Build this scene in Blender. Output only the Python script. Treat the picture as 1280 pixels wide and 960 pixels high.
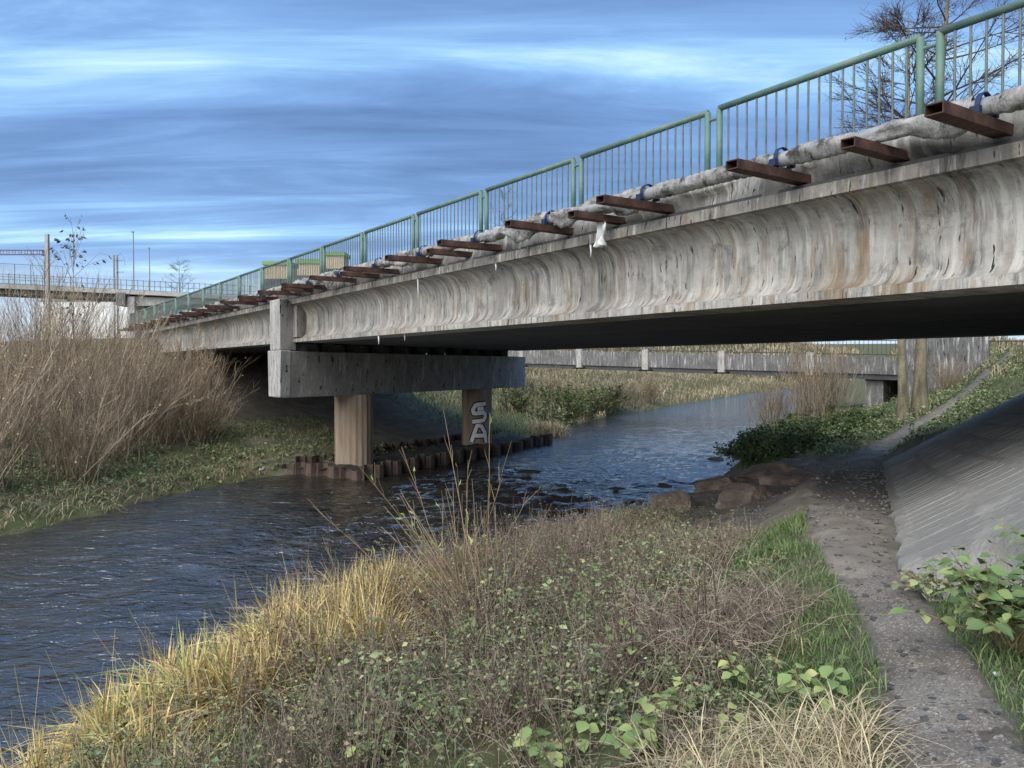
import bpy, math, random
import numpy as np
from mathutils import Vector, Matrix, noise as mnoise
R = math.radians
rng = np.random.default_rng(11)
random.seed(5)
for o in list(bpy.data.objects): bpy.data.objects.remove(o)
scene = bpy.context.scene
col = scene.collection

# ------------------------------------------------------------------ camera
EYE = 3.70                        # eye height above the river surface (z = 0)
cam_d = bpy.data.cameras.new('camera'); cam = bpy.data.objects.new('camera', cam_d); col.objects.link(cam)
cam.location = (0, 0, EYE); cam.rotation_euler = (R(90 - 1.2), 0, 0)
cam_d.sensor_width = 36; cam_d.lens = 28.125; cam_d.clip_start = 0.05; cam_d.clip_end = 6000
scene.camera = cam

# ------------------------------------------------------------------ world
SUN_EL, SUN_AZ = 41.0, 215.0      # azimuth clockwise from +Y (north): behind the camera, a little to the left
W = bpy.data.worlds.new('World'); scene.world = W; W.use_nodes = True
nt = W.node_tree; nt.nodes.clear()
def wn(t, **k):
    n = nt.nodes.new(t)
    for a, b in k.items(): setattr(n, a, b)
    return n
def wl(a, b): nt.links.new(a, b)
def wmath(op, a, b=None, c=None):
    n = wn('ShaderNodeMath', operation=op)
    for i, v in enumerate((a, b, c)):
        if v is None: continue
        if isinstance(v, (int, float)): n.inputs[i].default_value = v
        else: wl(v, n.inputs[i])
    return n.outputs[0]
sky = wn('ShaderNodeTexSky', sky_type='NISHITA'); sky.sun_disc = False
sky.sun_elevation = R(SUN_EL); sky.sun_rotation = R(SUN_AZ); sky.air_density = 1.2; sky.dust_density = 0.6
tc = wn('ShaderNodeTexCoord'); sep = wn('ShaderNodeSeparateXYZ'); wl(tc.outputs['Generated'], sep.inputs[0])
zz = wmath('ADD', wmath('MAXIMUM', sep.outputs[2], 0.0), 0.10)
qx = wmath('DIVIDE', sep.outputs[0], zz); qy = wmath('DIVIDE', sep.outputs[1], zz)
comb = wn('ShaderNodeCombineXYZ'); wl(qx, comb.inputs[0]); wl(qy, comb.inputs[1])
def wnoise(rot, scale, loc, detail, rough, dist):
    m = wn('ShaderNodeMapping'); m.inputs['Rotation'].default_value = (0, 0, R(rot)); m.inputs['Scale'].default_value = scale
    m.inputs['Location'].default_value = loc; wl(comb.outputs[0], m.inputs[0])
    n = wn('ShaderNodeTexNoise'); n.inputs['Scale'].default_value = 1; n.inputs['Detail'].default_value = detail
    n.inputs['Roughness'].default_value = rough; n.inputs['Distortion'].default_value = dist; wl(m.outputs[0], n.inputs['Vector'])
    return n.outputs['Fac']
big = wnoise(-66, (0.20, 0.75, 1), (15.1, -1.3, 0), 3, 0.5, 0.4)        # broad cloud bands
fine = wnoise(-66, (0.55, 2.6, 1), (3.4, 2.2, 0), 9, 0.62, 1.0)        # streaks inside them
rip = wnoise(35, (2.6, 11.0, 1), (5, 1, 0), 3, 0.5, 0.5)              # ripples
f = wmath('ADD', wmath('MULTIPLY', big, 1.15), wmath('MULTIPLY', fine, 0.62))
f = wmath('ADD', f, wmath('MULTIPLY', rip, 0.10))
f = wmath('MULTIPLY_ADD', f, 1.15, -0.575)
ramp = wn('ShaderNodeValToRGB'); wl(f, ramp.inputs[0])
cr = ramp.color_ramp; cr.elements[0].position = 0.24; cr.elements[0].color = (0.095, 0.19, 0.41, 1)
cr.elements[1].position = 0.74; cr.elements[1].color = (0.62, 0.88, 1.0, 1)
for p_, c_ in ((0.40, (0.155, 0.295, 0.58, 1)), (0.53, (0.225, 0.415, 0.76, 1)), (0.63, (0.34, 0.60, 0.91, 1))):
    e = cr.elements.new(p_); e.color = c_
# pale gap of open sky low on the horizon, where the Nishita sky shows
mixn = wn('ShaderNodeMix', data_type='RGBA'); mixn.inputs[0].default_value = 0.12
sc = wn('ShaderNodeMix', data_type='RGBA', blend_type='MULTIPLY'); sc.inputs[0].default_value = 1
wl(ramp.outputs[0], sc.inputs[6]); sc.inputs[7].default_value = (6.2, 6.4, 6.6, 1)
wl(sc.outputs[2], mixn.inputs[6]); wl(sky.outputs[0], mixn.inputs[7])
hz = wn('ShaderNodeMapRange'); hz.inputs[1].default_value = 0.15; hz.inputs[2].default_value = 0.075
hz.inputs[3].default_value = 0; hz.inputs[4].default_value = 0.75
wl(wmath('MULTIPLY_ADD', fine, 0.04, sep.outputs[2]), hz.inputs[0])
mix2 = wn('ShaderNodeMix', data_type='RGBA'); wl(hz.outputs[0], mix2.inputs[0]); wl(mixn.outputs[2], mix2.inputs[6])
mix2.inputs[7].default_value = (4.4, 5.2, 6.0, 1)
bg = wn('ShaderNodeBackground'); bg.inputs[1].default_value = 0.069; wl(mix2.outputs[2], bg.inputs[0])
out = wn('ShaderNodeOutputWorld'); wl(bg.outputs[0], out.inputs[0])

# ------------------------------------------------------------------ sun
sd = bpy.data.lights.new('sun', 'SUN'); so = bpy.data.objects.new('sun', sd); col.objects.link(so)
sd.energy = 2.2; sd.angle = R(75); sd.color = (1.0, 0.955, 0.88)
az = R(SUN_AZ); el = R(SUN_EL)
sdir = Vector((math.sin(az) * math.cos(el), math.cos(az) * math.cos(el), math.sin(el)))
so.rotation_euler = sdir.to_track_quat('Z', 'Y').to_euler(); so.location = (0, 0, 60)
vs = scene.view_settings; vs.view_transform = 'Standard'; vs.look = 'None'; vs.gamma = 1; vs.use_curve_mapping = False
vs.exposure = 1.38
scene.render.engine = 'CYCLES'
scene.cycles.max_bounces = 4; scene.cycles.diffuse_bounces = 3; scene.cycles.glossy_bounces = 2; scene.cycles.transmission_bounces = 2; scene.cycles.transparent_max_bounces = 2

# ------------------------------------------------------------------ mesh helpers
def mesh_np(name, V, Q=None, T=None, tint=None, smooth=False):
    me = bpy.data.meshes.new(name); V = np.asarray(V, np.float32)
    nq = 0 if Q is None else len(Q); ntr = 0 if T is None else len(T)
    me.vertices.add(len(V)); me.vertices.foreach_set('co', V.ravel())
    loops = []; 
    if nq: loops.append(np.asarray(Q, np.int32).ravel())
    if ntr: loops.append(np.asarray(T, np.int32).ravel())
    L = np.concatenate(loops); me.loops.add(len(L)); me.loops.foreach_set('vertex_index', L)
    st = np.concatenate([np.arange(nq) * 4, nq * 4 + np.arange(ntr) * 3]).astype(np.int32)
    me.polygons.add(nq + ntr); me.polygons.foreach_set('loop_start', st)
    if smooth: me.polygons.foreach_set('use_smooth', np.ones(nq + ntr, bool))
    me.update(calc_edges=True)
    if tint is not None:
        a = me.attributes.new('tint', 'FLOAT', 'POINT'); a.data.foreach_set('value', np.asarray(tint, np.float32))
    return me
def link(name, me, mat=None, parent=None):
    o = bpy.data.objects.new(name, me); col.objects.link(o)
    if mat is not None and me is not None and not me.materials: me.materials.append(mat)
    if parent is not None: o.parent = parent
    return o
def tag(o, label=None, cat=None, group=None, kind=None):
    if label: o['label'] = label
    if cat: o['category'] = cat
    if group: o['group'] = group
    if kind: o['kind'] = kind
    return o
def empty(name, loc=(0, 0, 0), rz=0.0):
    o = bpy.data.objects.new(name, None); col.objects.link(o); o.location = loc; o.rotation_euler = (0, 0, rz)
    o.empty_display_size = 0.2
    return o
class MB:
    def __init__(s): s.v = []; s.f = []
    def add(s, vs_, fs_):
        b = len(s.v); s.v += [tuple(map(float, v)) for v in vs_]; s.f += [tuple(i + b for i in f) for f in fs_]; return s
    def box(s, x0, x1, y0, y1, z0, z1):
        return s.add([(x0,y0,z0),(x1,y0,z0),(x1,y1,z0),(x0,y1,z0),(x0,y0,z1),(x1,y0,z1),(x1,y1,z1),(x0,y1,z1)],
                     [(0,3,2,1),(4,5,6,7),(0,1,5,4),(1,2,6,5),(2,3,7,6),(3,0,4,7)])
    def tube(s, pts, rad, n=8, caps=True):
        pts = [Vector(p) for p in pts]; rads = rad if isinstance(rad, (list, tuple)) else [rad] * len(pts)
        vs_ = []; m = len(pts)
        for i, p in enumerate(pts):
            t = (pts[min(i+1, m-1)] - pts[max(i-1, 0)]).normalized()
            a = t.cross(Vector((0, 0, 1)) if abs(t.z) < 0.9 else Vector((1, 0, 0))).normalized(); b = t.cross(a)
            for k in range(n):
                an = 2 * math.pi * k / n
                vs_.append(p + a * (rads[i] * math.cos(an)) + b * (rads[i] * math.sin(an)))
        fs_ = [(i*n+k, i*n+(k+1) % n, (i+1)*n+(k+1) % n, (i+1)*n+k) for i in range(m-1) for k in range(n)]
        if caps: fs_ += [tuple(range(n-1, -1, -1)), tuple((m-1)*n+k for k in range(n))]
        return s.add(vs_, fs_)
    def extrude(s, prof, x0f, x1f, nx=1):
        """closed profile [(y,z)] swept along local x; x0f / x1f give the end x for each y (skewed ends)"""
        n = len(prof); vs_ = []
        for i in range(nx + 1):
            t = i / nx
            for (y, z) in prof: vs_.append((x0f(y) * (1-t) + x1f(y) * t, y, z))
        fs_ = [(i*n+k, (i+1)*n+k, (i+1)*n+(k+1) % n, i*n+(k+1) % n) for i in range(nx) for k in range(n)]
        fs_ += [tuple(range(n)), tuple(nx*n+k for k in range(n-1, -1, -1))]
        return s.add(vs_, fs_)
    def mesh(s, name, smooth=False):
        me = bpy.data.meshes.new(name); me.from_pydata(s.v, [], s.f); me.update()
        if smooth:
            for p in me.polygons: p.use_smooth = True
        return me
    def build(s, name, mat, parent=None, smooth=False, bevel=0):
        o = link(name, s.mesh(name, smooth), mat, parent)
        if bevel:
            m = o.modifiers.new('bevel', 'BEVEL'); m.width = bevel; m.segments = 2; m.limit_method = 'ANGLE'; m.angle_limit = R(40)
        return o

# ------------------------------------------------------------------ materials
class N:
    """small node-tree builder"""
    def __init__(s, name):
        s.m = bpy.data.materials.new(name); s.m.use_nodes = True; s.t = s.m.node_tree; s.t.nodes.clear()
        s.out = s.t.nodes.new('ShaderNodeOutputMaterial'); s.b = s.t.nodes.new('ShaderNodeBsdfPrincipled')
        s.t.links.new(s.b.outputs[0], s.out.inputs[0]); s.tc = s.t.nodes.new('ShaderNodeTexCoord')
        s.b.inputs['Specular IOR Level'].default_value = 0.3
    def set(s, inp, v):
        if isinstance(v, (int, float)): inp.default_value = v
        elif isinstance(v, tuple): inp.default_value = v if len(v) == len(inp.default_value) else (*v, 1)
        else: s.t.links.new(v, inp)
    def noise(s, scale, detail=4, rough=0.55, dist=0, stretch=(1, 1, 1), rot=(0, 0, 0), loc=(0, 0, 0), coord='Object'):
        mp = s.t.nodes.new('ShaderNodeMapping'); mp.inputs['Scale'].default_value = stretch
        mp.inputs['Rotation'].default_value = rot; mp.inputs['Location'].default_value = loc
        s.t.links.new(s.tc.outputs[coord], mp.inputs[0])
        n = s.t.nodes.new('ShaderNodeTexNoise'); s.set(n.inputs['Scale'], scale); n.inputs['Detail'].default_value = detail
        n.inputs['Roughness'].default_value = rough; n.inputs['Distortion'].default_value = dist
        s.t.links.new(mp.outputs[0], n.inputs['Vector']); return n.outputs['Fac']
    def voronoi(s, scale, stretch=(1, 1, 1), feature='F1', out='Distance', coord='Object'):
        mp = s.t.nodes.new('ShaderNodeMapping'); mp.inputs['Scale'].default_value = stretch
        s.t.links.new(s.tc.outputs[coord], mp.inputs[0])
        n = s.t.nodes.new('ShaderNodeTexVoronoi'); n.feature = feature; n.inputs['Scale'].default_value = scale
        s.t.links.new(mp.outputs[0], n.inputs['Vector']); return n.outputs[out]
    def ramp(s, fac, stops, interp='LINEAR'):
        n = s.t.nodes.new('ShaderNodeValToRGB'); s.t.links.new(fac, n.inputs[0]); r = n.color_ramp; r.interpolation = interp
        for i, (p, c) in enumerate(stops):
            c = (c, c, c, 1) if isinstance(c, (int, float)) else (*c, 1)
            if i < 2: e = r.elements[i]; e.position = p; e.color = c
            else: e = r.elements.new(p); e.color = c
        return n.outputs[0]
    def mix(s, fac, a, b, mode='MIX'):
        n = s.t.nodes.new('ShaderNodeMix'); n.data_type = 'RGBA'; n.blend_type = mode
        s.set(n.inputs[0], fac); s.set(n.inputs[6], a); s.set(n.inputs[7], b); return n.outputs[2]
    def math(s, op, a, b=0.0):
        n = s.t.nodes.new('ShaderNodeMath'); n.operation = op; s.set(n.inputs[0], a); s.set(n.inputs[1], b); return n.outputs[0]
    def attr(s, name):
        n = s.t.nodes.new('ShaderNodeAttribute'); n.attribute_name = name; return n.outputs['Fac']
    def rand(s):
        return s.t.nodes.new('ShaderNodeObjectInfo').outputs['Random']
    def bump(s, h, strength=0.4, dist=0.02, normal=None):
        n = s.t.nodes.new('ShaderNodeBump'); n.inputs['Strength'].default_value = strength; n.inputs['Distance'].default_value = dist
        s.t.links.new(h, n.inputs['Height'])
        if normal is not None: s.t.links.new(normal, n.inputs['Normal'])
        return n.outputs[0]
    def done(s, color=None, rough=0.85, normal=None, metal=0.0):
        if color is not None: s.set(s.b.inputs['Base Color'], color)
        s.set(s.b.inputs['Roughness'], rough); s.set(s.b.inputs['Metallic'], metal)
        if normal is not None: s.t.links.new(normal, s.b.inputs['Normal'])
        return s.m
def m_concrete(name, light, dark, streak=0.0, rust=0.0, grime=0.4):
    n = N(name)
    c = n.ramp(n.noise(0.9, 6, 0.6), [(0.3, dark), (0.68, light)])
    c = n.mix(n.ramp(n.noise(9, 5, 0.65), [(0.42, 0.0), (0.75, 0.5)]), c, tuple(0.6*x for x in dark))
    h = n.noise(30, 6, 0.7)
    if streak:
        a = n.noise(1, 6, 0.68, 0.12, (7.5, 0.8, 0.9))
        cl = n.ramp(n.noise(0.55, 3, 0.6, loc=(3, 0, 1)), [(0.32, 0.35), (0.58, 1.0)])
        c = n.mix(n.math('MULTIPLY', n.math('MULTIPLY', n.ramp(a, [(0.48, 0.0), (0.64, 1.0)]), cl), streak), c, (0.07, 0.066, 0.063))
        b = n.noise(1, 5, 0.66, 0.1, (4.5, 0.8, 0.6), loc=(7, 3, 1))
        cl2 = n.ramp(n.noise(0.7, 3, 0.6, loc=(11, 5, 1)), [(0.36, 0.1), (0.58, 1.0)])
        c = n.mix(n.math('MULTIPLY', n.math('MULTIPLY', n.ramp(b, [(0.48, 0.0), (0.66, 1.0)]), cl2), rust), c, (0.215, 0.15, 0.085))
        w = n.noise(1, 5, 0.66, 0.1, (9, 1.0, 0.9), loc=(2, 9, 4))
        c = n.mix(n.ramp(w, [(0.54, 0.0), (0.66, 0.75)]), c, (0.54, 0.52, 0.48))
        k = n.noise(1, 3, 0.7, 0.1, (15, 2, 2.2), loc=(1, 2, 8))
        kk = n.ramp(k, [(0.62, 0.0), (0.67, 1.0)])
        c = n.mix(kk, c, (0.022, 0.02, 0.02))
        bl = n.ramp(n.noise(3.2, 7, 0.72, 0.6, (1, 1, 0.7), loc=(5, 1, 2)), [(0.54, 0.0), (0.66, 0.65)])
        c = n.mix(n.math('MULTIPLY', bl, streak), c, (0.10, 0.097, 0.092))
        h = n.math('SUBTRACT', h, kk)
    g = n.noise(0.45, 5, 0.6, 0.5, loc=(4, 4, 4))
    c = n.mix(n.math('MULTIPLY', n.ramp(g, [(0.5, 0.0), (0.75, 1.0)]), grime), c, (0.06, 0.058, 0.055))
    return n.done(c, 0.92, n.bump(h, 0.55, 0.02))
M = {}
M['beam'] = m_concrete('weathered_beam_concrete', (0.45, 0.432, 0.395), (0.28, 0.268, 0.245), 0.97, 1.0, 0.5)
M['pier'] = m_concrete('pier_concrete', (0.44, 0.425, 0.395), (0.30, 0.285, 0.265), 0.6, 0.15, 0.25)
M['cap'] = m_concrete('cap_concrete', (0.36, 0.34, 0.315), (0.25, 0.235, 0.215), 0.3, 0.1, 0.3)
M['soffit'] = m_concrete('shaded_soffit_concrete', (0.10, 0.10, 0.10), (0.055, 0.055, 0.058), 0.0, 0, 0.5)  # concrete with the shade beneath the decks put into its base colour
M['rough'] = m_concrete('crumbling_edge_concrete', (0.36, 0.35, 0.32), (0.13, 0.125, 0.115), 0.5, 0.25, 0.8)
M['lip'] = m_concrete('stained_lip_concrete', (0.36, 0.34, 0.30), (0.18, 0.165, 0.15), 0.95, 0.9, 0.6)
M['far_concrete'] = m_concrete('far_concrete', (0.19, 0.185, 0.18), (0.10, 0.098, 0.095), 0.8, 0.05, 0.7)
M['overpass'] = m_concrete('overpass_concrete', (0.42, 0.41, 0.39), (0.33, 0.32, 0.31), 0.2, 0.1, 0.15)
def m_simple(name, c1, c2, scale=6, rough=0.8, bump=0.3, bscale=40, metal=0.0, dist=0.01, stretch=(1, 1, 1)):
    n = N(name); c = n.ramp(n.noise(scale, 5, 0.6, stretch=stretch), [(0.35, c1), (0.68, c2)])
    return n.done(c, rough, n.bump(n.noise(bscale, 5, 0.6), bump, dist), metal)
# column: vertical board marks, ochre tint
n = N('column_concrete')
c = n.ramp(n.noise(1, 4, 0.6, 0.2, (5, 5, 0.5)), [(0.32, (0.20, 0.145, 0.105)), (0.7, (0.37, 0.28, 0.205))])
c = n.mix(n.ramp(n.noise(1, 3, 0.6, 0, (2.2, 2.2, 0.9)), [(0.5, 0.0), (0.72, 0.6)]), c, (0.33, 0.31, 0.28))
M['column'] = n.done(c, 0.92, n.bump(n.noise(30, 4), 0.4, 0.02))
M['rust'] = m_simple('rusted_steel', (0.035, 0.02, 0.016), (0.115, 0.056, 0.04), 5, 0.85, 0.5, 60)
M['rust_dark'] = m_simple('rusted_pile', (0.05, 0.036, 0.03), (0.14, 0.098, 0.076), 2.5, 0.9, 0.6, 25, stretch=(1, 1, 0.4))
n = N('green_rail_paint')
c = n.ramp(n.noise(3, 5, 0.6), [(0.35, (0.075, 0.135, 0.105)), (0.7, (0.125, 0.20, 0.158))])
c = n.mix(n.ramp(n.noise(14, 6, 0.7), [(0.57, 0.0), (0.64, 0.8)]), c, (0.20, 0.175, 0.13))
M['green'] = n.done(c, 0.5, n.bump(n.noise(50, 4), 0.2, 0.004))
n = N('grey_green_bar_paint')
c = n.ramp(n.noise(4, 5, 0.6), [(0.35, (0.08, 0.10, 0.09)), (0.7, (0.18, 0.205, 0.185))])
M['bar'] = n.done(c, 0.6)
n = N('pipe_insulation')
h = n.math('ADD', n.noise(1, 4, 0.6, 0.6, (30, 5, 5)), n.noise(12, 7, 0.75))
c = n.ramp(n.noise(5, 6, 0.65, 0.4), [(0.36, (0.05, 0.048, 0.045)), (0.48, (0.25, 0.245, 0.23)), (0.72, (0.44, 0.43, 0.41))])
M['wrap'] = n.done(c, 0.8, n.bump(h, 0.9, 0.04))
M['blue'] = m_simple('blue_clamp', (0.012, 0.02, 0.05), (0.02, 0.038, 0.10), 6, 0.6)
M['dark_steel'] = m_simple('dark_steel', (0.03, 0.03, 0.032), (0.06, 0.06, 0.062), 8, 0.6)
M['white'] = m_simple('white_litter', (0.62, 0.62, 0.62), (0.8, 0.8, 0.8), 8, 0.6)
M['white_wall'] = m_simple('white_cladding', (0.60, 0.60, 0.58), (0.76, 0.76, 0.74), 0.6, 0.7)
M['tan_wall'] = m_simple('tan_render', (0.42, 0.33, 0.22), (0.52, 0.42, 0.29), 0.5, 0.9)
M['green_trim'] = m_simple('green_trim', (0.14, 0.26, 0.09), (0.18, 0.32, 0.12), 0.5, 0.7)
M['window'] = m_simple('dark_window', (0.03, 0.035, 0.04), (0.05, 0.06, 0.07), 1, 0.2)
M['paint_white'] = m_simple('spray_white', (0.75, 0.75, 0.74), (0.88, 0.88, 0.87), 7, 0.7)
M['paint_black'] = m_simple('spray_black', (0.012, 0.012, 0.012), (0.03, 0.03, 0.03), 7, 0.7)
M['steel_grey'] = m_simple('galvanised_steel', (0.17, 0.18, 0.19), (0.26, 0.27, 0.28), 3, 0.5)
M['mast'] = m_simple('mast_concrete', (0.30, 0.28, 0.25), (0.42, 0.39, 0.35), 1.2, 0.9)
M['purple_steel'] = m_simple('painted_gantry_steel', (0.09, 0.08, 0.12), (0.14, 0.12, 0.17), 2, 0.6)
def m_rock(name, a, b, c3):
    n = N(name); r = n.ramp(n.noise(2.2, 6, 0.62, 0.4), [(0.3, a), (0.55, b), (0.75, c3)])
    return n.done(r, 0.9, n.bump(n.noise(7, 8, 0.7), 0.8, 0.08))
M['rock_red'] = m_rock('red_brown_rock', (0.085, 0.066, 0.056), (0.19, 0.145, 0.12), (0.31, 0.25, 0.215))
M['rock_grey'] = m_rock('grey_rock', (0.09, 0.085, 0.08), (0.20, 0.19, 0.175), (0.33, 0.31, 0.28))
M['rock_wet'] = m_rock('wet_rock', (0.018, 0.017, 0.016), (0.04, 0.037, 0.033), (0.07, 0.065, 0.06)); 
M['stone_flat'] = m_rock('trodden_stone', (0.05, 0.05, 0.052), (0.10, 0.10, 0.102), (0.17, 0.165, 0.16))
# slope paving stones: each stone slightly its own grey, dusty
n = N('slope_paving_stone')
c = n.ramp(n.rand(), [(0.0, (0.13, 0.13, 0.128)), (1.0, (0.23, 0.225, 0.215))])
c = n.mix(n.ramp(n.noise(1.2, 6, 0.65, 0.5, coord='Object'), [(0.4, 0.0), (0.7, 0.6)]), c, (0.15, 0.135, 0.12))
c = n.mix(n.ramp(n.noise(9, 6, 0.72), [(0.34, 0.35), (0.64, 1.0)]), c, (0.265, 0.255, 0.235))
M['paving'] = n.done(c, 0.93, n.bump(n.noise(11, 7, 0.7), 0.8, 0.05))
M['joint'] = m_simple('slope_joint_mortar', (0.18, 0.17, 0.152), (0.29, 0.275, 0.25), 3, 0.95, 0.8, 18, dist=0.05)
# vegetation: colour from a per-blade 'tint' value
def m_veg(name, stops, rough=0.65, trans=0.0):
    n = N(name); c = n.ramp(n.attr('tint'), stops)
    n.done(c, rough)
    if trans:
        tr = n.t.nodes.new('ShaderNodeBsdfTranslucent'); n.t.links.new(c, tr.inputs[0])
        mx = n.t.nodes.new('ShaderNodeMixShader'); mx.inputs[0].default_value = trans
        n.t.links.new(n.b.outputs[0], mx.inputs[1]); n.t.links.new(tr.outputs[0], mx.inputs[2]); n.t.links.new(mx.outputs[0], n.out.inputs[0])
    return n.m
M['v_grass'] = m_veg('green_grass', [(0, (0.045, 0.08, 0.028)), (0.5, (0.095, 0.15, 0.05)), (0.8, (0.18, 0.21, 0.08)), (1, (0.36, 0.30, 0.16))])
M['v_gold'] = m_veg('golden_grass', [(0, (0.16, 0.105, 0.055)), (0.3, (0.36, 0.25, 0.11)), (0.6, (0.56, 0.42, 0.17)), (0.82, (0.66, 0.54, 0.23)), (0.92, (0.42, 0.42, 0.15)), (1, (0.24, 0.30, 0.10))])
M['v_straw'] = m_veg('straw_grass', [(0, (0.22, 0.165, 0.10)), (0.5, (0.42, 0.34, 0.21)), (1, (0.56, 0.48, 0.30))])
M['v_cover'] = m_veg('nettle_leaves', [(0, (0.06, 0.085, 0.045)), (0.35, (0.125, 0.165, 0.075)), (0.62, (0.20, 0.245, 0.115)), (0.78, (0.31, 0.33, 0.14)), (0.87, (0.26, 0.19, 0.105)), (1, (0.13, 0.095, 0.07))])
M['v_dead'] = m_veg('dead_leaves', [(0, (0.06, 0.048, 0.036)), (0.5, (0.14, 0.11, 0.078)), (0.8, (0.23, 0.175, 0.115)), (1, (0.34, 0.27, 0.17))])
M['v_stalk'] = m_veg('dead_stalks', [(0, (0.065, 0.04, 0.032)), (0.4, (0.15, 0.112, 0.09)), (0.75, (0.28, 0.225, 0.17)), (1, (0.46, 0.39, 0.29))], trans=0)
M['v_willow'] = m_veg('willow_twigs', [(0, (0.12, 0.085, 0.06)), (0.45, (0.26, 0.19, 0.13)), (0.8, (0.41, 0.32, 0.215)), (1, (0.54, 0.45, 0.32))], trans=0)
M['v_shoot'] = m_veg('bare_shoots', [(0, (0.13, 0.085, 0.05)), (0.6, (0.27, 0.195, 0.11)), (1, (0.38, 0.31, 0.19))], trans=0)
M['v_pale'] = m_veg('pale_leaves', [(0, (0.09, 0.14, 0.05)), (0.5, (0.17, 0.23, 0.08)), (0.85, (0.31, 0.33, 0.12)), (1, (0.42, 0.38, 0.18))])
M['v_elder'] = m_veg('elder_leaves', [(0, (0.055, 0.09, 0.035)), (0.6, (0.12, 0.18, 0.065)), (0.9, (0.22, 0.27, 0.10)), (1, (0.36, 0.33, 0.13))])
M['v_ivy'] = m_veg('dark_bank_leaves', [(0, (0.028, 0.05, 0.02)), (0.5, (0.065, 0.10, 0.032)), (0.85, (0.13, 0.16, 0.045)), (1, (0.20, 0.19, 0.07))])
M['v_reed'] = m_veg('far_reeds', [(0, (0.085, 0.085, 0.04)), (0.25, (0.15, 0.125, 0.065)), (0.6, (0.30, 0.235, 0.14)), (1, (0.45, 0.37, 0.24))])
M['v_bark'] = m_simple('grey_brown_bark', (0.10, 0.085, 0.055), (0.28, 0.245, 0.16), 4, 0.95, 0.9, 14, dist=0.05, stretch=(1, 1, 0.25))
M['v_twig'] = m_veg('tree_twigs', [(0, (0.045, 0.033, 0.028)), (1, (0.10, 0.072, 0.055))], trans=0)

# ------------------------------------------------------------------ terrain
LY = np.array([-400, -60, 0, 10, 17.5, 20.4, 24.5, 27.2, 28.5, 38.9, 45.7, 60.7, 77, 112, 142, 250, 2500.])
LX = np.array([-190, -40, -18, -14, -11.2, -10.4, -9.3, -8.2, -6.2, 0.4, 2.5, 7.3, 16, 33, 51, 110, 1360.])
RY = np.array([-400, -60, -20, 0, 5, 8, 10, 12.5, 16, 20, 23, 26, 30, 45, 60, 85, 120, 142, 250, 2500.])
RX = np.array([-150, -27, -12, -6.3, -4.75, -3.7, -3.1, -2.3, -0.3, 2.8, 5.3, 6.6, 8.4, 14.5, 20.5, 31, 46, 56.5, 116, 1366.])
ANG = math.atan2(-0.832, 0.554)                 # bridge frame: local x = towards the right-hand abutment, y = across, away from the camera
def to_bridge(x, y): return 0.554 * x - 0.832 * y, 0.832 * x + 0.554 * y
def from_bridge(bx, by): return 0.554 * bx + 0.832 * by, -0.832 * bx + 0.554 * by
P1 = np.array([3.20, 6.40]); P2 = np.array([10.3, 22.0]); TD = (P2 - P1) / np.linalg.norm(P2 - P1); TN = np.array([TD[1], -TD[0]])
TOE_L = float(np.linalg.norm(P2 - P1)); EMB = 0.60
def toe_z(t): return np.interp(t, [-3, 0, 3, 9, TOE_L, 25], [2.08, 2.05, 1.98, 1.5, 1.10, 1.4])
def wob(x, y, f=1.0, s=0.0):
    return (np.sin(x*1.3*f+1.7*y*f+s) + np.sin(-2.1*x*f+0.9*y*f+1.3+s*2) + np.sin(3.1*x*f+2.7*y*f+4.1+s) * 0.6 + np.sin(0.6*x*f-0.7*y*f+2+s)) / 3.6
def dists(x, y):
    return (np.interp(y, LY, LX) - x) * 0.87, (x - np.interp(y, RY, RX)) * 0.87
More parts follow.
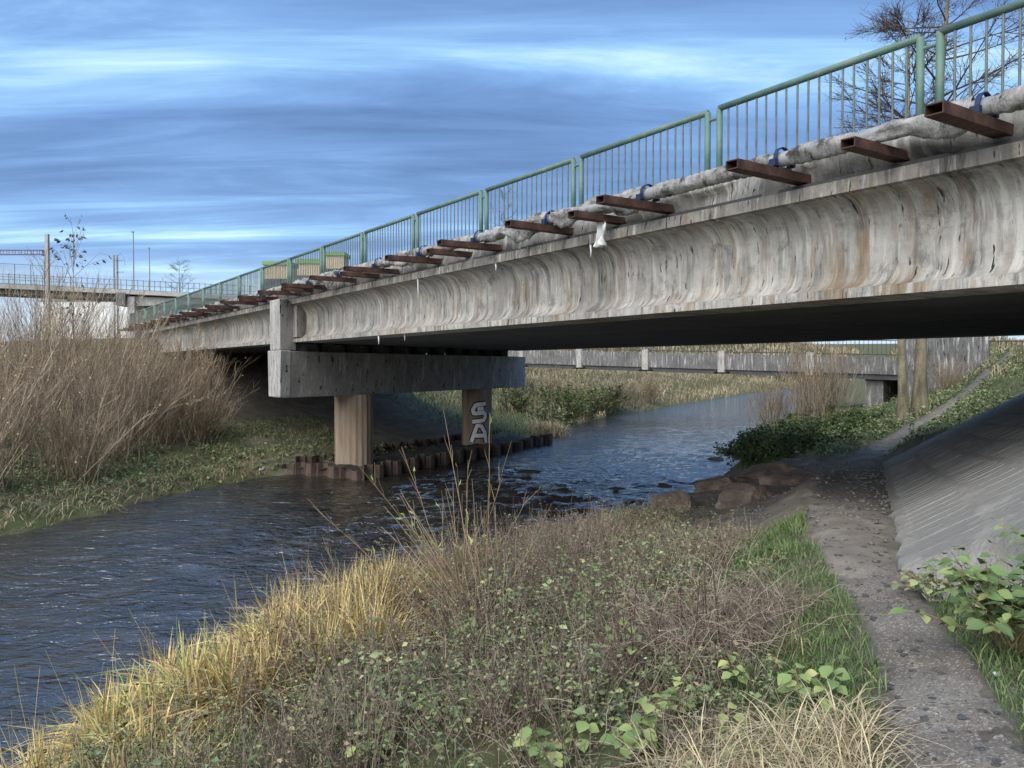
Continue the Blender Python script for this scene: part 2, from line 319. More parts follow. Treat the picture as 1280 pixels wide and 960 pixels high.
def H(x, y):
    x = np.asarray(x, float); y = np.asarray(y, float)
    dl, dr = dists(x, y)
    w_ = 0.25 * wob(x, y, 1.6)
    dl = dl + w_; dr = dr + w_
    zl = np.interp(dl, [-40, -2, -0.3, 0.1, 0.7, 4, 8, 14, 25, 60, 400], [-1.2, -0.7, -0.2, 0.04, 0.30, 0.75, 1.35, 2.5, 4.0, 4.3, 4.5])
    near = np.interp(dr, [-40, -2, -0.3, 0.1, 0.6, 2, 4.5, 6.4, 9, 14, 60, 400], [-1.2, -0.7, -0.2, 0.04, 0.35, 0.78, 1.45, 2.03, 2.10, 2.6, 4, 4.5])
    mid = np.interp(dr, [-40, -2, -0.3, 0.1, 0.6, 2, 4, 5, 5.8, 6.6, 9, 14, 60, 400], [-1.2, -0.7, -0.2, 0.04, 0.22, 0.42, 0.72, 1.12, 1.7, 1.98, 2.1, 2.6, 4, 4.5])
    t1 = np.clip((y - 8.0) / 4.0, 0, 1); near = near * (1 - t1) + mid * t1
    far = np.interp(dr, [-40, -2, -0.3, 0.1, 0.8, 3, 5, 7.4, 10.5, 14, 60, 400], [-1.2, -0.7, -0.2, 0.04, 0.5, 1.1, 1.3, 2.3, 4.4, 4.9, 5.0, 5.0])
    t = np.clip((y - 17) / 10, 0, 1); t = t*t*(3-2*t)
    zr = near * (1 - t) + far * t
    z = np.where(dl > dr, zl, zr)
    z = z + np.where(z > 0.25, 0.06 * wob(x, y, 2.3, 1) + 0.03 * wob(x, y, 6.0, 2), 0)
    # ballast fill inside the sheet-pile ring round the pier
    # embankment under the right-hand end of the bridge
    bx, by = to_bridge(x, y)
    tt = (x - P1[0]) * TD[0] + (y - P1[1]) * TD[1]; ee = (x - P1[0]) * TN[0] + (y - P1[1]) * TN[1]
    emb = toe_z(tt) + EMB * ee - np.maximum(0, 6.4 - by) * 0.75 - np.maximum(0, by - 21.2) * 0.28 - 0.02
    emb = np.minimum(emb, 5.6)
    inside = (tt > -3.0) & (tt < TOE_L + 0.1) & (by > 5.8)
    cap = toe_z(tt) - 0.06 + np.maximum(0, -ee - 0.9) * 0.32
    z = np.where(inside & (ee <= 0.0) & (ee > -4), np.minimum(z, cap), z)
    z = np.where(inside & (ee > 0.0), emb - 0.03, np.where(ee > 0, np.maximum(z, emb), z))
    # left abutment embankment
    s = -bx
    e2 = np.minimum(0.9 + (s - 33.0 - 0.5 * (by - 8)) * 0.27 - np.maximum(0, 7.5 - by) * 0.6 - np.maximum(0, by - 22) * 0.5, 5.4)
    z = np.where((s > 30) & (dl > 0.5), np.maximum(z, e2), z)
    # high ground closing the valley far upstream
    far2 = np.clip((y - 185) / 60, 0, 1) * 7.5 * (np.maximum(dl, dr) > 3)
    far3 = np.clip((np.hypot(x, y) - 320) / 500, 0, 1) * 14
    return z + far2 * (np.abs(x - 60) < 400) * np.clip((x + 20) / 60, 0, 1) + far3
def Hs(x, y): return float(H(np.array([x]), np.array([y]))[0])
def grid_axis(lo, hi, a, b, fine, grow=1.16):
    xs = list(np.arange(a, b + 1e-6, fine)); st = fine
    while xs[-1] < hi: st *= grow; xs.append(xs[-1] + st)
    st = fine
    while xs[0] > lo: st *= grow; xs.insert(0, xs[0] - st)
    return np.array(xs)
gx = grid_axis(-2500, 2500, -14, 20, 0.22); gy = grid_axis(-600, 3500, 1.5, 42, 0.22)
GX, GY = np.meshgrid(gx, gy); GZ = H(GX, GY)
def grid_quads(nx, ny):
    i = np.arange(nx - 1)[None, :] + np.arange(ny - 1)[:, None] * nx
    i = i.ravel(); return np.stack([i, i+1, i+1+nx, i+nx], 1)
# bare earth: under the deck (no rain) and along the eroded bank by the boulders
PATH = np.array([(1.70, 2.2), (1.90, 3.3), (2.34, 4.45), (2.70, 5.67), (3.04, 6.85), (3.6, 8.6), (4.7, 11.2), (6.0, 14.2), (8.2, 19.6), (10.4, 23.3), (13.4, 27.2), (17.3, 31.5), (24, 38), (32, 45.)])
PWID = np.array([0.29, 0.28, 0.27, 0.28, 0.32, 0.44, 0.58, 0.65, 0.6, 0.45, 0.4, 0.38, 0.35, 0.3])
def path_dist(x, y):
    best = np.full(np.shape(x), 1e9)
    for (a, b), wd0, wd1 in zip(zip(PATH[:-1], PATH[1:]), PWID[:-1], PWID[1:]):
        d = b - a; L2 = d @ d; t = np.clip(((x-a[0])*d[0] + (y-a[1])*d[1]) / L2, 0, 1)
        best = np.minimum(best, np.hypot(x-a[0]-t*d[0], y-a[1]-t*d[1]) - (wd0 + (wd1-wd0)*t))
    return best
bx_, by_ = to_bridge(GX, GY)
und = np.clip((by_ - 7.6) / 1.6, 0, 1) * np.clip((22.5 - by_) / 2, 0, 1)
dl_, dr_ = dists(GX, GY)
bare = und * np.where(dr_ > dl_, np.clip((dr_ - 0.2), 0, 1), 0.75)
bare = np.maximum(bare, np.clip(1 - path_dist(GX, GY) / 0.35, 0, 1))
bare = np.clip(bare + 0.35 * wob(GX, GY, 2.2, 3) * (bare > 0.02), 0, 1)
me = mesh_np('ground', np.stack([GX, GY, GZ], -1).reshape(-1, 3), grid_quads(len(gx), len(gy)), tint=bare.ravel(), smooth=True)
n = N('bank_soil')
litter = n.ramp(n.noise(3.5, 7, 0.7, 0.4), [(0.28, (0.05, 0.05, 0.026)), (0.48, (0.09, 0.085, 0.045)), (0.62, (0.15, 0.12, 0.07)), (0.78, (0.24, 0.19, 0.12))])
litter = n.mix(n.ramp(n.noise(0.35, 4, 0.6), [(0.42, 0.0), (0.6, 0.75)]), litter, (0.075, 0.10, 0.035))
earth = n.ramp(n.noise(2.0, 8, 0.65, 0.3), [(0.3, (0.105, 0.088, 0.073)), (0.55, (0.18, 0.155, 0.13)), (0.75, (0.26, 0.23, 0.195))])
c = n.mix(n.attr('tint'), litter, earth)
M['ground'] = n.done(c, 0.95, n.bump(n.noise(14, 8, 0.7), 0.9, 0.06))
g = tag(link('ground', me, M['ground']), 'earthy river banks with leaf litter and bare soil', kind='structure')

# path: a trodden gravel strip laid just over the ground
def path_mesh():
    seg = []; 
    for i in range(len(PATH) - 1):
        k = max(3, int(np.linalg.norm(PATH[i+1] - PATH[i]) / 0.10))
        for j in range(k): t = j / k; seg.append((*(PATH[i]*(1-t)+PATH[i+1]*t), PWID[i]*(1-t)+PWID[i+1]*t))
    seg = np.array(seg); 
    ker = np.ones(15) / 15
    for c_ in (0, 1): seg[7:-7, c_] = np.convolve(seg[:, c_], ker, 'valid')
    d = np.gradient(seg[:, :2], axis=0); d /= np.linalg.norm(d, axis=1, keepdims=True); nn = np.stack([d[:, 1], -d[:, 0]], 1)
    K = 13; u = np.linspace(-1, 1, K)
    wl_ = seg[:, 2] * (1 + 0.22 * wob(seg[:, 0]*3, seg[:, 1]*3, 1.4, 0)); wr_ = seg[:, 2] * (1 + 0.22 * wob(seg[:, 0]*3, seg[:, 1]*3, 1.4, 5))
    off = np.where(u[None, :] < 0, u[None, :] * wl_[:, None], u[None, :] * wr_[:, None])
    X = seg[:, 0:1] + nn[:, 0:1] * off; Y = seg[:, 1:2] + nn[:, 1:2] * off
    Z = H(X, Y) + 0.012 - 0.03 * (np.abs(u)[None, :] ** 4) + 0.004 * wob(X, Y, 9)
    return mesh_np('path', np.stack([X, Y, Z], -1).reshape(-1, 3), grid_quads(K, len(seg)), smooth=True), seg
pm, pseg = path_mesh()
n = N('trodden_gravel')
grit = n.voronoi(95, out='Color'); g1 = n.voronoi(95)
c = n.ramp(n.noise(1.6, 6, 0.6, 0.3), [(0.3, (0.085, 0.073, 0.06)), (0.55, (0.15, 0.13, 0.11)), (0.78, (0.24, 0.215, 0.18))])
sepn = n.t.nodes.new('ShaderNodeSeparateColor'); n.t.links.new(grit, sepn.inputs[0])
c = n.mix(n.ramp(sepn.outputs[0], [(0.70, 0.0), (1.0, 0.6)]), c, (0.40, 0.375, 0.33))
c = n.mix(n.ramp(sepn.outputs[1], [(0.70, 0.0), (1.0, 0.6)]), c, (0.06, 0.056, 0.052))
sy = n.t.nodes.new('ShaderNodeSeparateXYZ'); n.t.links.new(n.tc.outputs['Object'], sy.inputs[0])
earth2 = n.ramp(n.noise(2.0, 8, 0.65, 0.3), [(0.3, (0.105, 0.088, 0.073)), (0.55, (0.18, 0.155, 0.13)), (0.75, (0.26, 0.23, 0.195))])
mr = n.t.nodes.new('ShaderNodeMapRange'); n.t.links.new(n.math('ADD', sy.outputs[1], n.math('MULTIPLY', n.noise(1.2, 5), 4.0)), mr.inputs[0]); mr.inputs[1].default_value = 7.5; mr.inputs[2].default_value = 9.6
c = n.mix(mr.outputs[0], c, earth2)
M['gravel'] = n.done(c, 0.93, n.bump(n.math('ADD', n.math('MULTIPLY', g1, 0.4), n.noise(22, 6, 0.7)), 0.5, 0.012))
path = tag(link('path', pm, M['gravel']), 'trodden gravel footpath leading under the bridge', kind='structure')

def rock_mesh(name, sx, sy, sz, seed, rough=0.28, sub=3, flat=0.0):
    import bmesh
    bm = bmesh.new(); bmesh.ops.create_icosphere(bm, subdivisions=sub, radius=1)
    rr = random.Random(seed); off = Vector((rr.uniform(-50, 50), rr.uniform(-50, 50), rr.uniform(-50, 50)))
    planes = [(Vector((rr.uniform(-1, 1), rr.uniform(-1, 1), rr.uniform(-0.4, 1))).normalized(), rr.uniform(0.5, 0.8)) for _ in range(20)]
    for v in bm.verts:
        p = v.co.copy()
        for nn, dd in planes:
            q = p.dot(nn)
            if q > dd: p -= nn * (q - dd) * 0.97
        p *= 1 + rough * 0.5 * mnoise.fractal(p * 1.6 + off, 1.0, 2.0, 4)
        v.co = Vector((p.x * sx, p.y * sy, p.z * sz))
    m_ = bpy.data.meshes.new(name); bm.to_mesh(m_); bm.free()
    return m_
# flat stones set in the trodden path
flat = [rock_mesh('stone', 0.052, 0.040, 0.016, 100 + i, 0.4, 2) for i in range(6)]
for m_ in flat: m_.materials.append(M['stone_flat'])
for i in range(260):
    k = int(len(pseg) * 0.30 * random.random() ** 1.2); px_, py_, wd = pseg[k]
    x_ = px_ + random.uniform(-0.85, 0.85) * wd; y_ = py_ + random.uniform(-0.1, 0.1)
    o = link('stone', flat[i % 6], None, path); s_ = random.uniform(0.25, 1.0)
    o.location = (x_, y_, Hs(x_, y_) + 0.010); o.scale = (s_, s_, s_); o.rotation_euler = (random.uniform(-.15, .15), random.uniform(-.15, .15), random.uniform(0, 6.28))

# ------------------------------------------------------------------ river
ry = np.concatenate([np.arange(2, 50, 0.13), np.geomspace(50, 2400, 150)]); ry = np.concatenate([[-300, -60, -20, -8, -2], ry])
U = np.linspace(0, 1, 150)
le = np.interp(ry, LY, LX) - 1.2; re = np.interp(ry, RY, RX) + 1.2
WX = le[:, None] * (1 - U) + re[:, None] * U; WY = np.repeat(ry[:, None], len(U), 1)
# standing ripples of the riffle between the bridge piers
amp = np.exp(-((WY - 23) / 9.0) ** 2) * np.clip((WX - np.interp(WY, LY, LX) - 3) / 4, 0, 1)
WZ = np.zeros_like(WX)
for i in range(WX.shape[0]):
    if not (1 < ry[i] < 60): continue
    for j in range(WX.shape[1]):
        x_, y_ = WX[i, j], WY[i, j]
        a = 0.020 + 0.085 * amp[i, j]
        p_ = Vector((x_ * 0.9 - y_ * 0.45, x_ * 0.45 * 1.0 + y_ * 1.6, 0))
        WZ[i, j] = a * (mnoise.noise(p_ * 1.1) + 0.6 * mnoise.noise(p_ * 2.6 + Vector((9, 3, 1))))
me = mesh_np('river', np.stack([WX, WY, WZ], -1).reshape(-1, 3), grid_quads(len(U), len(ry)), smooth=True)
n = N('river_water')
n.b.inputs['Specular IOR Level'].default_value = 0.8; n.b.inputs['IOR'].default_value = 2.1
h1 = n.noise(1.0, 3, 0.6, 0.6, (1.7, 3.4, 1), rot=(0, 0, R(-27)))
h2 = n.noise(1.0, 3, 0.6, 0.4, (6.5, 12, 1), rot=(0, 0, R(-35)))
h3 = n.noise(0.22, 2, 0.5, 0.8)
hh = n.math('ADD', n.math('MULTIPLY', h1, 1.0), n.math('MULTIPLY', h2, 0.30))
hh = n.math('MULTIPLY', hh, n.ramp(h3, [(0.3, 0.55), (0.65, 1.0)]))
c = n.ramp(n.noise(0.8, 4, 0.6), [(0.35, (0.016, 0.016, 0.016)), (0.7, (0.042, 0.035, 0.026))])
M['water'] = n.done(c, 0.06, n.bump(hh, 0.75, 0.2))
tag(link('river', me, M['water']), 'rippling river flowing under the bridge', kind='structure')

# ------------------------------------------------------------------ paved slope under the bridge
ts = np.linspace(-3.0, TOE_L, 200); es = np.concatenate([[-0.09, -0.05], np.linspace(-0.04, 6.6, 60)])
Tg, Eg = np.meshgrid(ts, es)
def slope_pt(t, e, lift=0.0):
    x = P1[0] + TD[0]*t + TN[0]*e; y = P1[1] + TD[1]*t + TN[1]*e
    return x, y, np.minimum(toe_z(t) + EMB * e, 5.65) + lift
Eg = Eg + np.where(Eg < .5, .05 * wob(Tg * 2.2, Tg * 0, 1.5, 2) + .03 * wob(Tg * 7, Tg * 0, 1.5, 5), 0)
X, Y, Z = slope_pt(Tg, Eg, 0.015); Z = Z + .010 * wob(X, Y, 3.2, 1) + .006 * wob(X, Y, 8, 4)
_, byg = to_bridge(X, Y); Z = Z - np.maximum(0, 6.4 - byg) * 0.75; Z[0] -= 0.7
Z = np.where(byg < 5.95 + 0.25 * wob(X, Y, 2.0), H(X, Y) - 0.12, Z)
sl = link('paved_slope', mesh_np('paved_slope', np.stack([X, Y, Z], -1).reshape(-1, 3), grid_quads(len(ts), len(es)), smooth=True), M['joint'])
tag(sl, 'dusty stone paved embankment slope under the right end of the bridge', kind='structure')
def stone_slab(seed):
    import bmesh
    rr = random.Random(seed); mb = MB(); K = 10; ring = []; up = []; 
    for k in range(K):
        a = 2*math.pi*k/K; ca, sa = math.cos(a), math.sin(a)
        x_ = math.copysign(abs(ca)**0.6, ca) * 0.48 + rr.uniform(-.06, .06); y_ = math.copysign(abs(sa)**0.6, sa) * 0.48 + rr.uniform(-.06, .06)
        ring.append((x_, y_, -0.02)); up.append((x_*0.95, y_*0.95, 0.006 + rr.uniform(-.003, .003)))
    vs_ = ring + up + [(0, 0, 0.007)]
    fs_ = [(k, (k+1) % K, K+(k+1) % K, K+k) for k in range(K)] + [(K+k, K+(k+1) % K, 2*K) for k in range(K)]
    mb.add(vs_, fs_); m_ = mb.mesh('paving_stone'); m_.materials.append(M['paving']); return m_
slabs = [stone_slab(i) for i in range(7)]
cnt = 0; e = 0.03; slope_q = math.atan(EMB)
rows = []
while e < 4.6:
    hgt = random.uniform(0.34, 0.7); t = -2.4 + random.uniform(0, 0.4)
    while t < TOE_L - 0.2:
        wd = random.uniform(0.20, 0.36) * (1 + 0.5 * max(0, t - 5) / 12)
        x_, y_, z_ = [float(v) for v in slope_pt(np.array(t + wd/2), np.array(e + hgt/2 * math.cos(slope_q)))]
        u_ = 640 + 1000 * x_ / y_
        if y_ > 3 and u_ < 1330 and to_bridge(x_, y_)[1] > 6.35: rows.append((t, e, wd, hgt, x_, y_, z_))
        t += wd + 0.03
    e += (hgt + 0.035) * math.cos(slope_q)
rows.sort(key=lambda r_: r_[5]); 
dzdt = lambda t: float((toe_z(np.array(t+.1)) - toe_z(np.array(t-.1))) / 0.2)
for (t, e, wd, hgt, x_, y_, z_) in rows[:300]:
    o = link('paving_stone', slabs[cnt % 7], None, sl); cnt += 1
    a = Vector((TD[0], TD[1], dzdt(t + wd/2))).normalized(); b0 = Vector((TN[0], TN[1], EMB)).normalized()
    nz = -(a.cross(b0)) if a.cross(b0).z < 0 else a.cross(b0); b = nz.cross(a)
    mt = Matrix((a, b, nz)).transposed().to_4x4(); mt.translation = Vector((x_, y_, z_ + 0.013 + random.uniform(-.004, .004)))
    o.matrix_world = mt @ Matrix.Diagonal((wd, hgt, 1, 1))

# ------------------------------------------------------------------ road bridge (local frame: x along, y across, z up from the river)
BR = empty('road_bridge', (0, 0, 0), ANG)
tag(BR, 'weathered grey concrete girder road bridge crossing the river in the foreground', 'bridge')
def E_(h): return h + EYE
def pier_s(p): return 25.0 + 0.5243 * (p - 8.03)
P_BACK = 21.5
def cove_profile(p0, sgn=1):
    pr = [(0.07, 1.94), (0.07, 1.935)]
    for a in np.linspace(0, 90, 10): pr.append((0.09 + 0.36*math.sin(R(a)), 1.53 + 0.40*math.cos(R(a))))
    for b in np.linspace(0, 90, 9): pr.append((0.45 - 0.27*(1-math.cos(R(b))), 1.17 - 0.27*math.sin(R(b))))
    pr += [(0.10, 0.885), (0.095, 0.78), (0.95, 0.78), (0.95, 1.94)]
    return [(p0 + sgn * y, E_(z)) for (y, z) in pr]
def girder(prof, s0f, s1f, mat, nx=1):
    return MB().extrude(prof, lambda y: -s0f(y), lambda y: -s1f(y), nx).build('girder', mat, BR)
right_end = lambda y: -6.0 + 0.5243 * (y - 8)
left_end = lambda y: 49.5 + 0.5243 * (y - 8)
PL = lambda y: pier_s(y) + 0.42; PR = lambda y: pier_s(y) - 0.42
for (a, b) in ((PR, right_end), (left_end, PL)):
    tag(girder(cove_profile(8.05), a, b, M['beam'], 24), 'outer girder with streaked concave face')
    prof = cove_profile(P_BACK, -1)[::-1]; girder(prof, a, b, M['beam'])
    y = 9.03
    while y < P_BACK - 1.9:
        w_ = 1.13
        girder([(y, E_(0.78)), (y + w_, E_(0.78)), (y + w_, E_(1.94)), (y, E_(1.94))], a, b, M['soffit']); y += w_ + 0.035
# solid end blocks of the outer girder by the pier
for s0, s1 in ((PR, lambda y: PR(y) - 0.42), (lambda y: PL(y) + 0.3, PL)):
    MB().extrude([(8.16, E_(0.93)), (8.52, E_(0.93)), (8.52, E_(1.935)), (8.16, E_(1.935))], lambda y: -s0(y) + 0.003, lambda y: -s1(y), 1).build('girder_end_block', M['pier'], BR)
# deck slab with its thin stained lip
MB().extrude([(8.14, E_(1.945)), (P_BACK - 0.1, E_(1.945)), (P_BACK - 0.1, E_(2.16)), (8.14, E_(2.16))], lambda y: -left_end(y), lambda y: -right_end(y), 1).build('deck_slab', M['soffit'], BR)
lip = MB(); s = -6.0
k = 0
while s < 49:                                   # edge lip cast in lengths, a joint every few metres
    L = 3.0
    MB().extrude([(8.05, E_(1.95)), (8.135, E_(1.94)), (8.135, E_(2.11)), (8.06, E_(2.10))], lambda y: -(s + L - 0.015), lambda y: -s, 6).build('edge_lip', M['lip'], BR); s += L
# crumbling kerb: subdivided and eroded
def crumble():
    sx = np.arange(-6.0, 50.0, 0.09); prof = np.array([(8.30, 2.10), (8.20, 2.12), (8.165, 2.2), (8.17, 2.32), (8.17, 2.42), (8.2, 2.50), (8.30, 2.53), (8.45, 2.54), (8.66, 2.54), (8.66, 2.1)])
    V = np.zeros((len(sx), len(prof), 3))
    for i, s_ in enumerate(sx):
        for j, (p_, h_) in enumerate(prof):
            q = Vector((s_ * 1.5, p_ * 3, h_ * 3)); d = mnoise.fractal(q, 1.0, 2.0, 5)
            bite = max(0.0, mnoise.noise(Vector((s_ * 0.55, 3.3, h_ * 1.2))) - 0.05) * 0.26
            inner = 1.0 if 0 < j < 7 else 0.0
            V[i, j] = (-s_, p_ + inner * (0.11 * d + bite), h_ + E_(0) + inner * (0.09 * d - bite * 0.4))
    Q = grid_quads(len(prof), len(sx))
    return mesh_np('kerb', V.reshape(-1, 3), Q, smooth=False)
link('kerb', crumble(), M['rough'], BR)
# abutments
for f0, f1 in ((lambda y: right_end(y) + 0.9, lambda y: right_end(y) - 1.0), (lambda y: left_end(y) + 1.0, lambda y: left_end(y) - 0.9)):
    MB().extrude([(8.3, E_(-2.4)), (P_BACK - .3, E_(-2.4)), (P_BACK - .3, E_(0.775)), (8.3, E_(0.775))], lambda y: -f0(y), lambda y: -f1(y), 1).build('abutment', M['cap'], BR)
# pier cap: lower beam with a chamfered nose, raised end block, bearings, columns
hw = 0.48
def cap_prism(name, pa, pb, ha, hb, hwa, hwb, mat, nose=0.0, cham=0.0):
    mb = MB(); vs_ = []
    for (p_, dz) in ((pa, cham), (pb, 0)):
        for (wd, h_) in ((-hwa, ha + dz), (hwa, ha + dz), (hwb, hb), (-hwb, hb)): vs_.append((-(pier_s(p_) + wd), p_ , E_(h_)))
    mb.add(vs_, [(0,1,2,3), (7,6,5,4), (0,4,5,1), (1,5,6,2), (2,6,7,3), (3,7,4,0)])
    return mb.build(name, mat, BR, bevel=0.03)
cap = cap_prism('pier_cap', 7.72, 21.85, -0.95, 0.50, 0.56, 0.62, M['cap'])
cap_prism('pier_cap_nose', 7.62, 8.02, -0.93, 0.52, 0.585, 0.655, M['pier'])
cap_prism('pier_end_block', 7.66, 8.28, 0.525, 2.10, 0.50, 0.52, M['pier'])
y = 8.3
while y < 21:                                   # bearing pads under the girders
    for sg in (-1, 1):
        s0 = pier_s(y) + sg * 0.28
        MB().box(-(s0 + .14), -(s0 - .14), y, y + 0.35, E_(0.50), E_(0.78)).build('bearing_pad', M['dark_steel'], BR)
    y += 1.165
colmesh = MB(); K = 40; vs_ = []; Hc = 3.1
for z_ in (0, Hc):
    for k in range(K):
        a = 2*math.pi*k/K; r_ = 0.67 - (0.022 if k % 2 else 0)
        vs_.append((r_*math.cos(a), r_*math.sin(a), z_))
colmesh.add(vs_, [(k, (k+1) % K, K+(k+1) % K, K+k) for k in range(K)] + [tuple(range(K-1, -1, -1)), tuple(range(K, 2*K))])
cm = colmesh.mesh('column')
cols = []
for tt_ in (3.33, 11.7):
    p_ = 8.03 + 0.885 * tt_
    o = link('column', cm, M['column'], BR); o.location = (-pier_s(p_), p_, E_(-0.94) - Hc); cols.append(o)
tag(cols[0], 'ochre stained fluted round column'); tag(cols[1], 'round column with white spray painted letters')
# painted letters on the far column: flat strokes wrapped on the shaft
def wrap_strokes(name, strokes, width, mat, rad, a0, parent):
    mb = MB()
    for st in strokes:
        pts = []
        for (p0, p1) in zip(st[:-1], st[1:]):
            k = max(2, int(math.dist(p0, p1) / 0.06))
            pts += [(p0[0] + (p1[0]-p0[0])*i/k, p0[1] + (p1[1]-p0[1])*i/k) for i in range(k)]
        pts.append(st[-1]); vs_ = []
        for i, p in enumerate(pts):
            q0 = pts[max(i-1, 0)]; q1 = pts[min(i+1, len(pts)-1)]
            dx, dz = q1[0]-q0[0], q1[1]-q0[1]; l = math.hypot(dx, dz) or 1; nx_, nz_ = -dz/l, dx/l
            for sg in (-1, 0, 1):
                u_ = p[0] + nx_*width*sg; zz_ = p[1] + nz_*width*sg; an = a0 + u_ / rad
                vs_.append((rad*math.cos(an), rad*math.sin(an), zz_))
        m_ = len(pts)
        mb.add(vs_, [(i*3+j, i*3+j+1, (i+1)*3+j+1, (i+1)*3+j) for i in range(m_-1) for j in (0, 1)])
    return mb.build(name, mat, parent)
# facing direction in the bridge frame: towards the camera
cx, cy = from_bridge(cols[1].location.x, cols[1].location.y); vx, vy = to_bridge(-cx, -cy); A0 = math.atan2(vy, vx) + 0.12
letterS = [[(0.34, 2.45), (-0.12, 2.40), (-0.26, 2.2), (-0.22, 2.02), (0.30, 2.06)], [(0.30, 2.06), (0.32, 1.86), (0.22, 1.72), (-0.28, 1.66)], [(-0.05, 2.22), (0.22, 2.24)]]
letterA = [[(-0.33, 0.78), (-0.08, 1.48), (0.10, 1.50)], [(0.10, 1.50), (0.28, 1.2), (0.36, 0.74)], [(-0.18, 1.06), (0.28, 1.05)]]
for nm, ls in (('painted_letter_s', letterS), ('painted_letter_a', letterA)):
    wrap_strokes(nm + '_outline', ls, 0.135, M['paint_black'], 0.676, A0, cols[1])
    wrap_strokes(nm, ls, 0.085, M['paint_white'], 0.681, A0, cols[1])
# dripping lime under the edge
for s_, p_, h0, L in ((15.9, 8.09, 1.95, 0.42), (18.2, 8.18, 0.78, 0.22), (17.0, 8.3, 0.78, 0.16), (9.9, 8.09, 1.95, 0.2), (12.7, 8.09, 1.95, 0.14)):
    MB().tube([(-s_, p_, E_(h0)), (-s_ + .01, p_, E_(h0 - L*.6)), (-s_, p_, E_(h0 - L))], [0.022, 0.013, 0.003], 6).build('lime_drip', M['white'], BR)

# ------------------------------------------------------------------ railing
RL = empty('bridge_railing', (0, 0, 0), ANG); tag(RL, 'pale green painted steel railing panels along the near edge of the bridge', 'railing')
PRAIL = 8.5; TOPH = 3.555; GAP0, PITCH = 4.70, 3.03
post_m = MB().tube([(0, 0, 0), (0, 0, 1.135)], 0.043, 10).mesh('post', True)
bar_m = MB().tube([(0, 0, 0), (0, 0, 0.965)], 0.0135, 6, False).mesh('baluster', True)
LR = PITCH - 0.215
top_m = MB().tube([(0, 0, 0), (-LR, 0, 0)], 0.043, 12).mesh('top_rail', True)
bot_m = MB().box(-LR + .04, -.04, -0.012, 0.012, -0.018, 0.018).mesh('bottom_rail')
for m_ in (post_m, top_m, bot_m): m_.materials.append(M['green'])
bar_m.materials.append(M['bar'])
nbars = 17
farbars = MB()
for i in range(-2, 18):
    s0 = GAP0 + PITCH * i + 0.1075; s1 = s0 + LR
    dz = random.uniform(-0.012, 0.012)
    for s_ in (s0, s1): o = link('post', post_m, None, RL); o.location = (-s_, PRAIL, E_(TOPH - 1.135) + dz)
    o = link('top_rail', top_m, None, RL); o.location = (-s0, PRAIL, E_(TOPH) + dz)
    o = link('bottom_rail', bot_m, None, RL); o.location = (-s0, PRAIL, E_(TOPH - 0.985) + dz)
    MB().tube([(-s1, PRAIL, E_(TOPH - .13)), (-(s1 + .215), PRAIL, E_(TOPH - .13))], 0.02, 6).build('connector', M['green'], RL)
    for k in range(nbars):
        s_ = s0 + LR * (k + 1) / (nbars + 1)
        if -1 <= i < 16: o = link('baluster', bar_m, None, RL); o.location = (-s_, PRAIL, E_(TOPH - 0.985) + dz); o.rotation_euler = (random.uniform(-.006, .006), random.uniform(-.008, .008), 0)
        else: farbars.tube([(-s_, PRAIL, E_(TOPH - .985)), (-s_, PRAIL, E_(TOPH))], 0.0135, 6, False)
tag(farbars.build('baluster_row', M['bar'], RL), kind='stuff')

# ------------------------------------------------------------------ pipe on steel brackets
PP = empty('heating_pipe', (0, 0, 0), ANG); tag(PP, 'grey wrapped pipe with torn insulation carried on rusty brackets beside the railing', 'pipe')
def hollow_bracket(L, wd=0.17, hg=0.105, t=0.012):
    mb = MB(); a, b = wd/2, hg
    mb.add([(-a,0,0),(a,0,0),(a,0,b),(-a,0,b),(-a,L,0),(a,L,0),(a,L,b),(-a,L,b),
            (-a+t,0,t),(a-t,0,t),(a-t,0,b-t),(-a+t,0,b-t),(-a+t,L-.1,t),(a-t,L-.1,t),(a-t,L-.1,b-t),(-a+t,L-.1,b-t)],
           [(0,4,5,1),(1,5,6,2),(2,6,7,3),(3,7,4,0),(4,7,6,5),(0,1,9,8),(1,2,10,9),(2,3,11,10),(3,0,8,11),
            (8,9,13,12),(9,10,14,13),(10,11,15,14),(11,8,12,15),(12,13,14,15)])
    return mb.mesh('bracket')
long_m = hollow_bracket(1.32); short_m = hollow_bracket(0.98, 0.16, 0.10)
for m_ in (long_m, short_m): m_.materials.append(M['rust'])
clampm = MB(); vs_ = []; K = 18
for yy in (-0.024, 0.024):
    for r_ in (0.138, 0.126):
        for k in range(K): a = 2*math.pi*k/K; vs_.append((yy, r_*math.cos(a), r_*math.sin(a)))
f_ = []
for k in range(K):
    k2 = (k+1) % K; f_ += [(k, k2, 2*K+k2, 2*K+k), (K+k2, K+k, 3*K+k, 3*K+k2), (k, K+k, K+k2, k2), (2*K+k, 2*K+k2, 3*K+k2, 3*K+k)]
clampm.add(vs_, f_).box(-0.045, 0.045, -0.19, -0.135, -0.10, -0.02).box(-0.045, 0.045, 0.135, 0.18, -0.08, 0.0)
clampm = clampm.mesh('clamp'); clampm.materials.append(M['blue'])
saddle = MB().box(-.05, .05, -.10, .10, 0, .045).mesh('saddle'); saddle.materials.append(M['dark_steel'])
PIPE_P, PIPE_H = 7.80, 2.415
s_list = [1.55 + 2.245 * i for i in range(24)]
